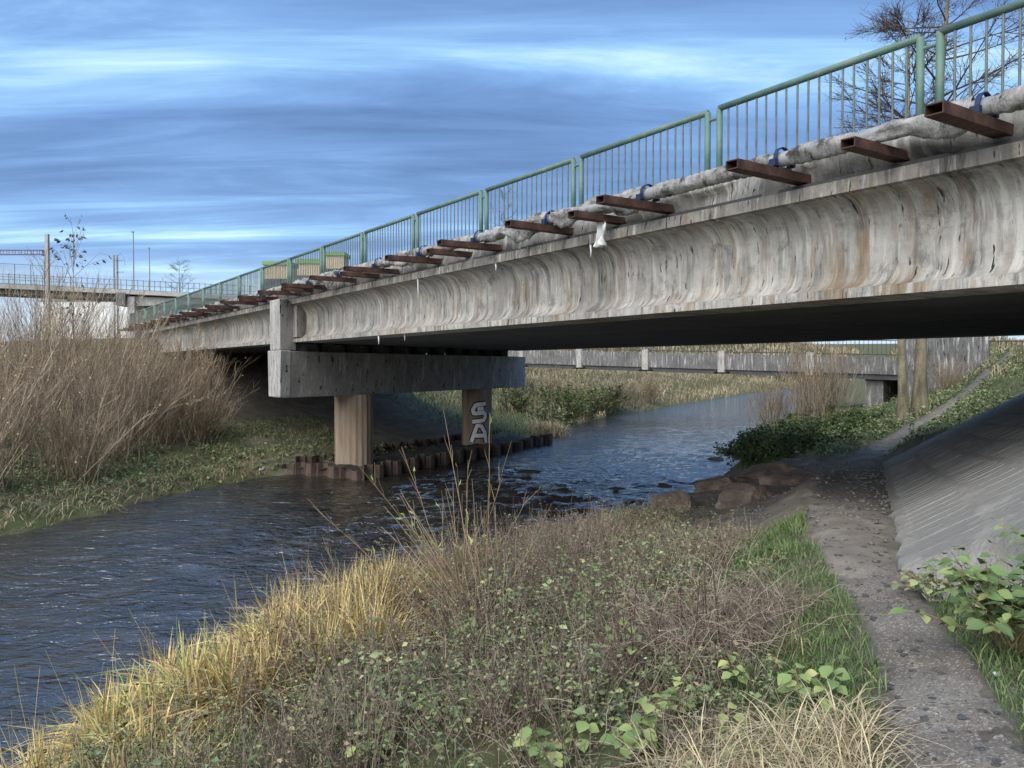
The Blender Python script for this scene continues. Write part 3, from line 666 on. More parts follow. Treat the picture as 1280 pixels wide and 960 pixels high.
for i, s_ in enumerate(s_list):
    o = link('bracket', long_m, None, PP); o.location = (-s_, 6.93, E_(2.19) + random.uniform(-.012, .012)); o.rotation_euler = (random.uniform(-.01, .01), random.uniform(-.03, .03), random.uniform(-.02, .02))
    o = link('clamp', clampm, None, PP); o.location = (-s_, PIPE_P, E_(PIPE_H))
    o = link('saddle', saddle, None, PP); o.location = (-s_, PIPE_P, E_(2.262))
for i in range(12):
    s_ = 0.35 + 4.48 * i
    o = link('bracket', short_m, None, PP); o.location = (-s_, 7.24, E_(2.19)); o.rotation_euler = (0, random.uniform(-.03, .03), random.uniform(-.02, .02))
# wrapping in lengths between the brackets, each worn in its own way
def wrap_len(s0, s1, seed, torn):
    n_ = max(8, int((s1 - s0) / 0.035)); K = 20; V = np.zeros((n_ + 1, K, 3))
    for i in range(n_ + 1):
        s_ = s0 + (s1 - s0) * i / n_; e_ = min(i, n_ - i) / 4
        for k in range(K):
            a = 2*math.pi*k/K; q = Vector((s_ * 2.2, math.cos(a) * 1.3 + seed, math.sin(a) * 1.3))
            r_ = 0.100 + (0.006 * math.sin(s_ * 60) if not torn else 0) + 0.03 * (2.6 if torn else 0.5) * mnoise.fractal(q, 1, 2, 4)
            if e_ < 1: r_ -= (1 - e_) * 0.02
            sag = 0.0
            if torn and math.sin(a) < -0.2: sag = max(0, mnoise.noise(Vector((s_ * 1.1, seed * 3.0, 0)))) * 0.30 * -math.sin(a)
            V[i, k] = (-s_, PIPE_P + r_*math.cos(a) + 0.02*sag, E_(PIPE_H) + r_*math.sin(a) - sag)
    Q = []
    V += rng.normal(size=V.shape) * (0.004 if torn else 0.0015)
    for i in range(n_):
        for k in range(K): Q.append((i*K+k, (i+1)*K+k, (i+1)*K+(k+1) % K, i*K+(k+1) % K))
    return mesh_np('insulation', V.reshape(-1, 3), np.array(Q), smooth=False)
MB().tube([(4, PIPE_P, E_(PIPE_H)), (-56, PIPE_P, E_(PIPE_H))], 0.085, 16).build('pipe_run', M['steel_grey'], PP, True)
for i in range(-1, len(s_list) - 1):
    s0 = (s_list[i] if i >= 0 else -1.0) + 0.085; s1 = s_list[i + 1] - 0.085
    torn = i % 5 in (3, 4, 1)
    if i in (1,): 
        mid = s0 + 1.15
        link('insulation', wrap_len(s0, mid, i, True), M['wrap'], PP); link('insulation', wrap_len(mid + .01, s1, i + .5, False), M['wrap'], PP)
    else: link('insulation', wrap_len(s0, s1, i + .3, torn), M['wrap'], PP)
# rag of torn insulation hanging off a bracket
def rag():
    V = []; n_, m_ = 9, 14
    for j in range(m_):
        for i in range(n_):
            u = i/(n_-1) - .5; v = j/(m_-1)
            wd = 0.16 + 0.05*math.sin(v*7) ; q = Vector((u*3, v*3, 1.7))
            V.append((u*wd + 0.03*math.sin(v*5), 0.05*mnoise.noise(q*1.3) + 0.05*math.sin(u*9 + v*3), -v*0.42 + 0.03*mnoise.noise(q*2)))
    return mesh_np('hanging_rag', V, grid_quads(n_, m_), smooth=True)
rg = link('hanging_rag', rag(), M['white']); x_, y_ = from_bridge(-9.35, 7.85); rg.location = (x_, y_, E_(2.24)); rg.rotation_euler = (0, 0, ANG)
md = rg.modifiers.new('solid', 'SOLIDIFY'); md.thickness = 0.012
tag(rg, 'torn white rag hanging from a rusty bracket below the pipe', 'rag')

# ------------------------------------------------------------------ sheet piles round the pier footing
SP = empty('sheet_pile_wall', (-5, 28, 0)); tag(SP, 'rusty steel sheet pile ring round the bridge pier at the waterline', 'sheet pile wall')
wv = Vector((0.48, 0.877, 0)); vv = Vector((0.877, -0.48, 0)); c0 = Vector((-7.13, 25.2, 0))
def pile_mesh():
    mb = MB(); prof = [(-.25, 0), (-.20, 0), (-.12, .16), (.12, .16), (.20, 0), (.25, 0)]; t = 0.02; vs_ = []
    for z_ in (-1.0, 0.47):
        for (x_, y_) in prof: vs_.append((x_, y_, z_))
        for (x_, y_) in prof[::-1]: vs_.append((x_, y_ - t, z_))
    K = 12; mb.add(vs_, [(k, (k+1) % K, K+(k+1) % K, K+k) for k in range(K)] + [tuple(range(K, 2*K))])
    return mb.mesh('sheet_pile')
pm_ = pile_mesh(); pm_.materials.append(M['rust_dark'])
def pile_row(a, b, face, zoff=0.0):
    d = b - a; L = d.length; k = max(1, int(round(L / 0.505))); d.normalize(); ang = math.atan2(d.y, d.x)
    for i in range(k):
        p = a + d * (L * (i + .5) / k); o = link('sheet_pile', pm_, None, SP)
        o.location = (p.x + 5, p.y - 28, zoff + random.uniform(-.07, .07)); o.rotation_euler = (random.uniform(-.03, .03), random.uniform(-.02, .02), ang + (math.pi if (i % 2) else 0))
A_ = c0 + wv*1.9 + vv*1.55; B_ = c0 + wv*15.9 + vv*1.55; C_ = c0 + wv*1.9 - vv*1.45; D_ = c0 + wv*15.9 - vv*1.45
pile_row(A_, B_, 1); pile_row(C_, A_, 1, -0.1); pile_row(C_, D_, -1, 0.12); pile_row(C_ + Vector((-1.6, 0.3, 0)), C_, 1, -0.12)
# fill inside the ring
mb = MB(); q = []
for p in (A_ - vv*.12, B_ - vv*.12, D_ + vv*.12, C_ + vv*.12): q.append((p.x + 5, p.y - 28, 0.30))
nn_ = 24; V = []
for i in range(60):
    for j in range(nn_):
        a = Vector(q[0]).lerp(Vector(q[1]), i/59); b = Vector(q[3]).lerp(Vector(q[2]), i/59); p = a.lerp(b, j/(nn_-1))
        p.z += 0.10 * mnoise.fractal(p * 1.4, 1, 2, 4); V.append(p)
M['fill'] = m_simple('dark_wet_ballast', (0.03, 0.027, 0.024), (0.085, 0.075, 0.065), 3, 0.9, 0.9, 12, dist=0.06)
link('fill', mesh_np('fill', [tuple(v) for v in V], grid_quads(nn_, 60), smooth=True), M['fill'], SP)

# ------------------------------------------------------------------ older footbridge upstream
a0 = Vector((5.04, 60.0, 0)); a1 = Vector((17.9, 48.0, 0)); dv = (a1 - a0); LEN = dv.length; STEP = LEN / 3
OB = empty('upstream_bridge', (a0.x, a0.y, 0), math.atan2(dv.y, dv.x)); tag(OB, 'low old concrete bridge with pilasters upstream, seen beneath the road bridge', 'bridge')
hT = lambda x: E_(1.22 - 0.030 * x); hB = lambda x: E_(0.16 - 0.026 * x)
for i in range(-3, 6):
    x0, x1 = i * STEP + 0.24, (i + 1) * STEP - 0.24
    mb = MB(); mb.add([(x0, 0, hB(x0)), (x1, 0, hB(x1)), (x1, 0, hT(x1)), (x0, 0, hT(x0)), (x0, .25, hB(x0)), (x1, .25, hB(x1)), (x1, .25, hT(x1)), (x0, .25, hT(x0))],
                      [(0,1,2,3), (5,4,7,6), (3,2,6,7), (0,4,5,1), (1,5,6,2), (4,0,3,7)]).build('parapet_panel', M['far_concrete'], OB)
    xm0, xm1 = x0 + .5, x1 - .5                 # deeper soffit rib between the pilasters
    mb = MB(); zb = lambda x: hB(x) - .003
    mb.add([(x0, .12, zb(x0)), (x1, .12, zb(x1)), (xm1, .12, zb(xm1) - .30), (xm0, .12, zb(xm0) - .30), (x0, 4.6, zb(x0)), (x1, 4.6, zb(x1)), (xm1, 4.6, zb(xm1) - .30), (xm0, 4.6, zb(xm0) - .30)],
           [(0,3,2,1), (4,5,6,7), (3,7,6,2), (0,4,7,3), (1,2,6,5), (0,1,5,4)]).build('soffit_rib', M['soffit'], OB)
    xp = i * STEP
    mb = MB(); mb.add([(xp-.24, -.07, hB(xp) - .18), (xp+.24, -.07, hB(xp) - .18), (xp+.24, -.07, hT(xp) + .2), (xp-.24, -.07, hT(xp) + .2), (xp-.24, .33, hB(xp) - .18), (xp+.24, .33, hB(xp) - .18), (xp+.24, .33, hT(xp) + .2), (xp-.24, .33, hT(xp) + .2)],
                      [(0,1,2,3), (5,4,7,6), (3,2,6,7), (0,4,5,1), (1,5,6,2), (4,0,3,7)]).build('pilaster', M['pier'], OB)
    for z_ in (0.95, 0.14):
        MB().tube([(x0 - .2, .12, hT(x0) + z_), (x1 + .2, .12, hT(x1) + z_)], 0.03, 6).build('rail', M['dark_steel'], OB)
    nb = 22
    for k in range(nb):
        x_ = x0 + (x1 - x0) * (k + .5) / nb
        MB().tube([(x_, .12, hT(x_) + .10), (x_, .12, hT(x_) + .95)], 0.014, 5, False).build('baluster', M['dark_steel'], OB)
mb = MB(); xa, xb = -3 * STEP, 6 * STEP
mb.add([(xa, .26, hB(xa)), (xb, .26, hB(xb)), (xb, .26, hT(xb) - .2), (xa, .26, hT(xa) - .2), (xa, 4.6, hB(xa)), (xb, 4.6, hB(xb)), (xb, 4.6, hT(xb) - .2), (xa, 4.6, hT(xa) - .2)],
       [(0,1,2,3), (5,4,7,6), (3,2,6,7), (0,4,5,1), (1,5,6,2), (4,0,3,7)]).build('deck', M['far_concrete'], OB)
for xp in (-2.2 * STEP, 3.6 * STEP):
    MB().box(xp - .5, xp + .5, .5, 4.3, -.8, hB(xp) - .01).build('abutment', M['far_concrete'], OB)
WW = MB().box(-2.4, 1.4, -0.2, 0.2, -2.8, 1.55).build('wing_wall', M['far_concrete']); WW.location = (22.2, 40.0, EYE); WW.rotation_euler = (0, 0, -0.45)
tag(WW, 'grey concrete wing wall behind the twin tree trunks on the right bank', 'wall')

# ------------------------------------------------------------------ background on the left: railway overpass, masts, buildings
def px(x, y, Z): return ((x - 640) * Z / 1000, Z, EYE + (459 - y) * Z / 1000)
OV = empty('overpass', (-45, 96, 0)); tag(OV, 'pale concrete overpass with railings beyond the left bank shrubs', 'overpass')
def obox(name, x0, x1, y0, y1, Z, depth, mat, parent=OV):
    a = px(x0, y1, Z); b = px(x1, y0, Z); ox, oy, oz = parent.location
    return MB().box(a[0] - ox, b[0] - ox, Z - oy, Z + depth - oy, a[2] - oz, b[2] - oz).build(name, mat, parent)
def oslab(name, pts, Z, depth, mat, parent=OV):
    """sloping slab: pts = [(x,ytop,ybot), ...]"""
    ox, oy, oz = parent.location; mb = MB()
    for (p, q) in zip(pts[:-1], pts[1:]):
        vs_ = []
        for d in (0, depth):
            for (x, yt, yb) in (p, q):
                for y in (yb, yt): P = px(x, y, Z); vs_.append((P[0] - ox, Z + d - oy, P[2] - oz))
        mb.add(vs_, [(0,2,3,1), (4,5,7,6), (1,3,7,5), (0,4,6,2), (0,1,5,4), (2,6,7,3)])
    return mb.build(name, mat, parent)
oslab('deck', [(-160, 347, 353), (200, 364.5, 369.5), (420, 378, 382)], 95, 9, M['overpass'])
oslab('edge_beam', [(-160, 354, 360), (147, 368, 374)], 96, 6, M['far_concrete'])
oslab('cross_beam', [(158, 370, 383), (250, 374, 380), (330, 379, 383)], 95.8, 7, M['overpass'])
obox('pier', 160, 169, 371, 445, 95.3, 6, M['overpass']); obox('pier', -60, -48, 357, 445, 95.6, 5, M['overpass'])
obox('bearing_block', 145.5, 157.5, 366, 382, 94.9, 2.5, M['far_concrete'])
for k in range(60):
    x = -100 + k * 7.0; yt = 347 + (x + 160) * (17.5 / 360)
    a = px(x, yt, 95); OVp = MB().tube([(a[0] + 45, -0.95, a[2]), (a[0] + 45, -0.95, a[2] + 1.25)], 0.035, 5, False).build('railing_post', M['green'], OV)
for dz in (1.25, 0.65, 0.15):
    a = px(-100, 350, 95); b = px(320, 370.3, 95); MB().tube([(a[0] + 45, -.95, a[2] + dz - .1), (b[0] + 45, -.95, b[2] + dz - .1)], 0.03, 5).build('railing_bar', M['green'], OV)
# tall mesh safety screen over the tracks
SC = empty('mesh_screen', (-60, 94, 0)); tag(SC, 'tall green wire mesh screen on the overpass at the left edge', 'screen')
for k in range(8):
    x = -60 + k * 20; yt = 352 + k * 1.0; a = px(x, yt, 94); MB().tube([(a[0] + 60, 0, a[2]), (a[0] + 60, 0, a[2] + 2.4)], 0.04, 5).build('screen_post', M['green'], SC)
for dz in (0.1, 0.9, 2.4):
    a = px(-60, 352, 94); b = px(80, 359, 94); MB().tube([(a[0] + 60, 0, a[2] + dz), (b[0] + 60, 0, b[2] + dz)], 0.03, 5).build('screen_bar', M['green'], SC)
wires = MB()
for k in range(95):
    t = k / 94; a = px(-60 + 140*t, 352 + 7*t, 94); wires.tube([(a[0] + 60, 0.02, a[2] + .1), (a[0] + 60, 0.02, a[2] + 2.4)], 0.007, 3, False)
tag(wires.build('wire_mesh', M['green'], SC), kind='stuff')
# railway catenary mast with its lattice gantry
CM = empty('catenary_mast', px(61, 459, 82)); tag(CM, 'concrete railway mast with a lattice gantry arm reaching out of frame', 'mast')
MB().box(-.16, .16, -.16, .16, -1, 13.6).build('mast_post', M['mast'], CM)
gz = (459 - 316) * .082; ga = MB()
for dz in (-.22, .22):
    for dy in (-.2, .2): ga.box(-9, -.3, dy - .025, dy + .025, gz + dz - .03, gz + dz + .03)
for k in range(14):
    x = -9 + k * .62
    for dy in (-.2, .2): ga.box(x, x + .04, dy - .02, dy + .02, gz - .22, gz + .22)
ga.build('gantry_arm', M['purple_steel'], CM); MB().box(-.5, -.17, -.12, .12, gz - .35, gz + .2).build('gantry_clamp', M['purple_steel'], CM)
CB = empty('lattice_mast', px(146, 459, 110)); tag(CB, 'short steel lattice mast with insulator arms above the overpass', 'mast')
lm = MB()
for dx in (-.22, .22):
    for dy in (-.15, .15): lm.box(dx - .05, dx + .05, dy - .04, dy + .04, 0, 15.4)
for k in range(26):
    z_ = 2 + k * .52
    lm.box(-.22, .22, -.17, -.12, z_, z_ + .05)
lm.build('lattice_post', M['steel_grey'], CB)
for (z_, x0, x1) in ((13.0, .1, 1.1), (14.6, -.1, .9), (10.6, -.6, 1.4)):
    MB().box(x0, x1, -.05, .05, z_, z_ + .1).build('insulator_arm', M['steel_grey'], CB)
MB().tube([(.25, 0, 15.2), (.7, 0, 15.6), (1.2, 0, 14.8), (1.3, 0, 14.0)], .03, 5).build('hanger_wire', M['steel_grey'], CB)
def lamp(x, ytop, Z, label, head):
    L = empty('street_lamp', px(x, 459, Z)); tag(L, label, 'street lamp', 'street lamps on the overpass'); hh_ = (459 - ytop) * Z / 1000
    MB().tube([(0, 0, 0), (0, 0, hh_ * .55), (0, 0, hh_)], [.10, .09, .06], 8).build('lamp_post', M['steel_grey'], L)
    MB().box(-head, .06, -.12, .12, hh_ - .02, hh_ + .12).build('lamp_head', M['steel_grey'], L)
lamp(168.3, 291, 100, 'taller grey street lamp post left of the green railing end', .28)
lamp(188.2, 311, 118, 'shorter thin street lamp post beside the taller one', .2)
WB = empty('white_warehouse', px(100, 459, 130)); tag(WB, 'long white clad warehouse seen under the overpass', 'building')
wx, wy, wz = WB.location
for k in range(-3, 5):
    MB().box(k * 2.2, k * 2.2 + 2.17, 0, 10, -2, (459 - 377) * .13).build('wall_panel', M['white_wall'], WB)
MB().box(-6.8, 11.2, -.1, 10.2, (459 - 377) * .13 + .003, (459 - 374.5) * .13).build('roof_edge', M['steel_grey'], WB)
def house(x0, x1, yroof, yeave, Z, label, ht):
    Hh = empty('tan_building', px((x0 + x1) / 2, 459, Z)); tag(Hh, label, 'building'); w_ = (x1 - x0) * Z / 2000; he = (459 - yeave) * Z / 1000; hr = (459 - yroof) * Z / 1000
    MB().box(-w_, w_, 0, 5, -2, he).build('wall', M['tan_wall'], Hh)
    MB().box(-w_ - .3, w_ + .3, -.3, 5.3, he + .003, hr).build('roof', M['green_trim'], Hh)
    for r_ in range(2):
        for k in range(3):
            xc = -w_ + (k + .5) * 2 * w_ / 3; f_ = MB().box(xc - .8, xc + .8, -.05, .03, he - 4.5 - r_ * 5, he - 2.4 - r_ * 5).build('window', M['window'], Hh)
house(404, 430, 315.5, 320, 150, 'tan block with flat green roof seen through the railing', 4)
house(372, 402, 324, 330, 165, 'wide low tan building with green roof, middle of three behind the railing', 4)
house(331, 362, 327, 331.5, 140, 'plain tan building with thin green roof, leftmost behind the railing', 3)

# ------------------------------------------------------------------ vegetation generators (all plain geometry)
def unit(v): return v / np.maximum(np.linalg.norm(v, axis=-1, keepdims=True), 1e-9)
class Veg:
    def __init__(s): s.V = []; s.Q = []; s.T = []; s.t = []; s.n = 0
    def _add(s, V, Q, T, tint):
        if Q is not None: s.Q.append(Q + s.n)
        if T is not None: s.T.append(T + s.n)
        s.V.append(V); s.t.append(tint); s.n += len(V)
    def tubes(s, P, Rd, tint, sides=3):
        Nn, K, _ = P.shape; T = unit(np.gradient(P, axis=1)); a = unit(np.cross(T, rng.normal(size=(Nn, 1, 3)))); b = np.cross(T, a)
        an = np.arange(sides) * 2 * np.pi / sides
        V = P[:, :, None] + Rd[:, :, None, None] * (a[:, :, None] * np.cos(an)[None, None, :, None] + b[:, :, None] * np.sin(an)[None, None, :, None])
        idx = (np.arange(Nn)[:, None, None] * K + np.arange(K - 1)[None, :, None]) * sides
        k = np.arange(sides)[None, None, :]; k2 = (k + 1) % sides
        Q = np.stack([idx + k, idx + k2, idx + sides + k2, idx + sides + k], -1).reshape(-1, 4)
        s._add(V.reshape(-1, 3), Q, None, np.repeat(tint, K * sides)); return s
    def ribbons(s, P, Wd, side, tint):
        Nn, K, _ = P.shape; V = np.stack([P - side[:, None] * Wd[:, :, None], P + side[:, None] * Wd[:, :, None]], 2)
        i = (np.arange(Nn)[:, None] * K + np.arange(K - 1)[None, :]) * 2
        Q = np.stack([i, i + 1, i + 3, i + 2], -1).reshape(-1, 4); s._add(V.reshape(-1, 3), Q, None, np.repeat(tint, K * 2)); return s
    def leaves(s, C, D, Nrm, L, Wd, tint, big=False):
        """leaf blades: base C, direction D, facing Nrm; folded a little along the midrib"""
        D = unit(D); S = unit(np.cross(D, Nrm)); U = np.cross(S, D); L = L[:, None]; Wd = Wd[:, None]
        if not big:
            V = np.stack([C, C + D*L*.45 + S*Wd + U*Wd*.35, C + D*L - U*L*.12, C + D*L*.45 - S*Wd + U*Wd*.35], 1)
            i = np.arange(len(C))[:, None] * 4; T = np.concatenate([i + np.array([[0, 1, 2]]), i + np.array([[0, 2, 3]])])
            s._add(V.reshape(-1, 3), None, T, np.repeat(tint, 4)); return s
        pts = []
        for (f, w_) in ((0, 0), (.28, .78), (.55, 1.0), (.8, .55), (1, 0)):
            dr = -U * L * .22 * f * f
            pts += [C + D*L*f + dr, C + D*L*f + S*Wd*w_ + U*Wd*.28*w_ + dr, C + D*L*f - S*Wd*w_ + U*Wd*.28*w_ + dr]
        V = np.stack(pts, 1); i = np.arange(len(C))[:, None] * 15; Q = []
        for r_ in range(4):
            a = 3 * r_; Q += [i + np.array([[a, a+1, a+4, a+3]]), i + np.array([[a, a+3, a+5, a+2]])]
        s._add(V.reshape(-1, 3), np.concatenate(Q), None, np.repeat(tint, 15)); return s
    def mesh(s, name, smooth=False):
        return mesh_np(name, np.concatenate(s.V), np.concatenate(s.Q) if s.Q else None, np.concatenate(s.T) if s.T else None, np.concatenate(s.t), smooth)
    def build(s, name, mat, parent=None, origin=None):
        if origin is not None: s.V = [v - np.array(origin) for v in s.V]
        return link(name, s.mesh(name), mat, parent)
def arcs(B, D, L, droop, K=5, jit=0.0):
    """curved stems from base B along D, length L, sagging by droop*L"""
    t = np.linspace(0, 1, K)[None, :, None]; D = unit(D)
    P = B[:, None] + D[:, None] * L[:, None, None] * t; P[..., 2] -= (droop * L)[:, None] * t[..., 0] ** 2
    if jit: 
        J = np.cumsum(rng.normal(size=P.shape) * jit * (L[:, None, None] / K), axis=1); J[:, 0] = 0; P = P + J
    return P
def at_t(P, t):
    K = P.shape[1]; f = np.clip(t, 0, .999) * (K - 1); i = f.astype(int); f = (f - i)[:, None]; r_ = np.arange(len(P))
    a, b = P[r_, i], P[r_, i + 1]; return a * (1 - f) + b * f, unit(b - a)
def kids(P, n_, t0, t1, Ls, spread, up=0.0, K=4, droop=0.1, jit=0.06):
    Pp = np.repeat(P, n_, 0); t = rng.uniform(t0, t1, len(Pp)); C, T = at_t(Pp, t)
    D = unit(T + rng.normal(size=C.shape) * spread + np.array([0, 0, up])); L = Ls * rng.uniform(.55, 1.2, len(C)) * (1.15 - .7 * t)
    return arcs(C, D, L, np.full(len(C), droop), K, jit), t
def tp(n_, K, r0, r1): return np.broadcast_to(np.linspace(r0, r1, K)[None], (n_, K)).copy()
def randdir(n_, zmin=-1, zmax=1):
    a = rng.uniform(0, 2*np.pi, n_); z = rng.uniform(zmin, zmax, n_); r_ = np.sqrt(np.maximum(0, 1 - z*z)); return np.stack([r_*np.cos(a), r_*np.sin(a), z], 1)
def scatter(n_, x0, x1, y0, y1, keep):
    x = rng.uniform(x0, x1, n_); y = rng.uniform(y0, y1, n_); m = keep(x, y); x, y = x[m], y[m]; return np.stack([x, y, H(x, y)], 1)
def blades(v, B, L, wd, lean, droop, tint, K=4):
    D = np.stack([rng.normal(size=len(B)) * lean, rng.normal(size=len(B)) * lean, np.ones(len(B))], 1)
    az_ = rng.uniform(0, 2*np.pi, len(B)); t = np.linspace(0, 1, K)[None, :, None]; D = unit(D)
    out_ = np.stack([np.cos(az_), np.sin(az_), np.zeros(len(B))], 1)
    P = B[:, None] + D[:, None] * L[:, None, None] * t + out_[:, None] * (droop * L)[:, None, None] * t**2
    P[..., 2] -= (droop * L)[:, None] * .75 * t[..., 0]**2.4
    W_ = wd[:, None] * np.array([.75, 1, .8, .12] if K == 4 else [.7, 1, 1, .7, .1])[None]
    v.ribbons(P, W_, np.stack([-out_[:, 1], out_[:, 0], np.zeros(len(B))], 1), tint)

PITCHR = R(1.2)
def gp(x, y, extra=0.0):
    """where the line of sight through a photo pixel meets the ground"""
    d = Vector(((x - 640) / 1000, 1, -(y - 480) / 1000)); d = Matrix.Rotation(-PITCHR, 3, 'X') @ d
    t = 1.5
    while t < 150:
        p = Vector((0, 0, EYE)) + d * t
        if p.z < Hs(p.x, p.y) + extra: break
        t += 0.03
    return np.array([p.x, p.y, Hs(p.x, p.y)])
def U_(a, b, n_): return rng.uniform(a, b, n_)

# ---- boulders and stones on the right bank
def boulder(x, y, Z, s, mat, label, sub=4, rz=0.0, sink=0.25, cat='boulder', group=None, name='boulder', seed=0):
    X = (x - 640) / 1000 * Z; o = link(name, rock_mesh(name, *[1.35 * q for q in s], seed or int(x * 7 + y), 0.35, sub), M[mat])
    o.location = (X, Z, EYE - (y - 459) / 1000 * Z - s[2] * (sink - 0.2)); o.rotation_euler = (0, 0, rz); tag(o, label, cat, group); return o
boulder(937, 626, 17.6, (0.80, 0.7, 0.55), 'rock_red', 'large pointed red-brown boulder at the foot of the eroded bank', rz=.4)
boulder(843, 634, 18.4, (0.62, 0.5, 0.42), 'rock_red', 'flat-topped brown boulder at the water edge, left of the large one')
boulder(868, 628, 20.2, (0.42, 0.36, 0.26), 'rock_red', 'small dark boulder wedged behind the flat-topped one')
boulder(905, 612, 21.2, (0.8, 0.6, 0.36), 'rock_red', 'dark low boulder behind the large red-brown one')
boulder(1010, 606, 20.4, (1.15, 0.9, 0.42), 'rock_red', 'broad sloping rock slab in the eroded bank right of the boulders', rz=-.3)
boulder(960, 596, 22.2, (0.9, 0.7, 0.32), 'rock_red', 'dark rock slab under the green bank bush')
boulder(952, 647, 15.6, (0.40, 0.16, 0.09), 'rock_grey', 'long pale flat stone below the large boulder', 3, .25, cat='stone', name='stone')
boulder(1002, 641, 16.2, (0.16, 0.13, 0.09), 'rock_grey', 'pale squarish stone right of the long flat stone', 3, .4, cat='stone', name='stone')
boulder(996, 630, 17.4, (0.26, 0.2, 0.10), 'rock_grey', 'pale slab stone above the squarish one', 3, .9, cat='stone', name='stone')
boulder(976, 643, 15.8, (0.14, 0.1, 0.07), 'rock_grey', 'small pale stone between the flat and the squarish stone', 3, .2, cat='stone', name='stone')
boulder(962, 658, 14.2, (0.11, 0.1, 0.07), 'rock_grey', 'round fist-sized pale stone in the earth below the flat stone', 3, cat='stone', name='stone')
boulder(958, 670, 13.0, (0.22, 0.15, 0.10), 'rock_grey', 'rounded grey stone at the edge of the grass', 3, .5, cat='stone', name='stone')
boulder(985, 671, 12.4, (0.26, 0.18, 0.07), 'rock_grey', 'grey rubble slab at the top of the grass verge', 3, -.4, cat='stone', name='stone')
boulder(1048, 622, 17.0, (0.20, 0.16, 0.08), 'rock_grey', 'lone grey stone on the bare earth beside the path', 3, .3, cat='stone', name='stone')
for (x, y, s, lab) in ((832, 609, (.28, .2, .14), 'dark wet stone standing out of the riffle'), (906, 562, (.42, .3, .12), 'flat wet stone off the green bush, farther upstream'), (895, 574, (.4, .3, .10), 'flat wet stone off the green bush, nearer'),
                       (880, 604, (.45, .36, .14), 'dark wet rock at the tip of the bank'), (662, 590, (.5, .4, .12), 'dark wet rock in the shaded water under the deck'), (575, 592, (.35, .3, .10), 'small wet rock in the dark water near the piles'), (770, 612, (.3, .22, .08), 'low wet stone left of the one in the riffle')):
    Z = EYE * 1000 / (y - 459); boulder(x, y, Z, s, 'rock_wet', lab, 3, .3, .35, 'river stone', name='river_stone')
# gravel and clods on the bare earth (uncountable)
def pebble_field(name, label, B, r0, r1, mat):
    import bmesh
    V0 = np.array([(1,0,0),(-1,0,0),(0,1,0),(0,-1,0),(0,0,.7),(0,0,-.7)], float); T0 = np.array([(0,2,4),(2,1,4),(1,3,4),(3,0,4),(2,0,5),(1,2,5),(3,1,5),(0,3,5)])
    n_ = len(B); a = U_(0, 6.28, n_); S = (U_(r0, r1, n_)[:, None]) * U_(.6, 1.3, (n_, 3)) * np.array([1, 1, .6])
    V = V0[None] * S[:, None] + rng.normal(size=(n_, 6, 3)) * S[:, None] * .14
    c_, s_ = np.cos(a)[:, None], np.sin(a)[:, None]; V = np.stack([V[..., 0]*c_ - V[..., 1]*s_, V[..., 0]*s_ + V[..., 1]*c_, V[..., 2]], -1) + B[:, None]
    T = (np.arange(n_)[:, None, None] * 6 + T0[None]).reshape(-1, 3)
    return tag(link(name, mesh_np(name, V.reshape(-1, 3), None, T), M[mat]), label, kind='stuff')
B = scatter(5200, .5, 5, 2.5, 11, lambda x, y: path_dist(x, y) < 0.12); B[:, 2] += .028
tag(pebble_field('gravel', 'fine gravel strewn over the footpath', B, .004, .013, 'rock_grey'), cat='gravel')
B = scatter(5200, 1, 13, 9, 25, lambda x, y: (path_dist(x, y) < 2.6) & (wob(x, y, 1.7) > -.25) & (dists(x, y)[1] > .4)); B[:, 2] += .015
B2 = scatter(2600, 3, 13, 6.5, 24, lambda x, y: (np.abs((x - P1[0])*TN[0] + (y - P1[1])*TN[1]) < .35) & (to_bridge(x, y)[1] > 6)); B2[:, 2] += .02; B = np.concatenate([B, B2])
tag(pebble_field('rubble', 'small rubble on the bare earth under the bridge', B, .012, .055, 'rock_grey'), cat='rubble')

v = Veg(); B = scatter(900, .6, 6, 2.4, 12, lambda x, y: (path_dist(x, y) < .25) & (rng.random(len(x)) < np.clip(.35 + path_dist(x, y) + .3, .15, 1))); n_ = len(B); B[:, 2] += .022
v.leaves(B, randdir(n_, -.1, .15), unit(np.array([0, 0, 1.]) + rng.normal(size=(n_, 3))*.2), U_(.012, .045, n_), U_(.005, .015, n_), U_(0, 1, n_)); tag(v.build('fallen_leaves', M['v_dead']), 'dry fallen leaves scattered on the footpath', 'leaves', kind='stuff')
# ---- near bank: grass, reeds, nettles, dead stalks
dR = lambda x, y: dists(x, y)[1]
def verge(x, y):
    pd = path_dist(x, y); left = x < np.interp(y, PATH[:, 1], PATH[:, 0])
    a = left & (pd > -.04) & (pd < .75 + .35*wob(x, y, 2)) & (y > 4.3) & (y < 10.3)
    ee = (x - P1[0])*TN[0] + (y - P1[1])*TN[1]; bb = to_bridge(x, y)[1]; b = (~left) & (pd > -.03) & (y < 7.0) & (pd < 1.9) & ~((ee > -.1) & (bb > 5.7))
    c_ = left & (pd > .02) & (pd < .35) & (y < 4.4)
    return a | b | c_
v = Veg(); B = scatter(95000, .2, 6, 2.4, 10.4, lambda x, y: verge(x, y) & (rng.random(len(x)) < .95)); n_ = len(B)
blades(v, B, U_(.05, .17, n_) * (1 + .5*wob(B[:, 0], B[:, 1], 3)), U_(.0018, .004, n_), .28, U_(.1, .7, n_), np.clip(rng.normal(.45, .2, n_), 0, 1) )
B = scatter(30000, 2.4, 7.5, 2.4, 7.5, lambda x, y: (path_dist(x, y) > 1.0) & ~(((x - P1[0])*TN[0] + (y - P1[1])*TN[1] > -.1) & (to_bridge(x, y)[1] > 5.7))); n_ = len(B)
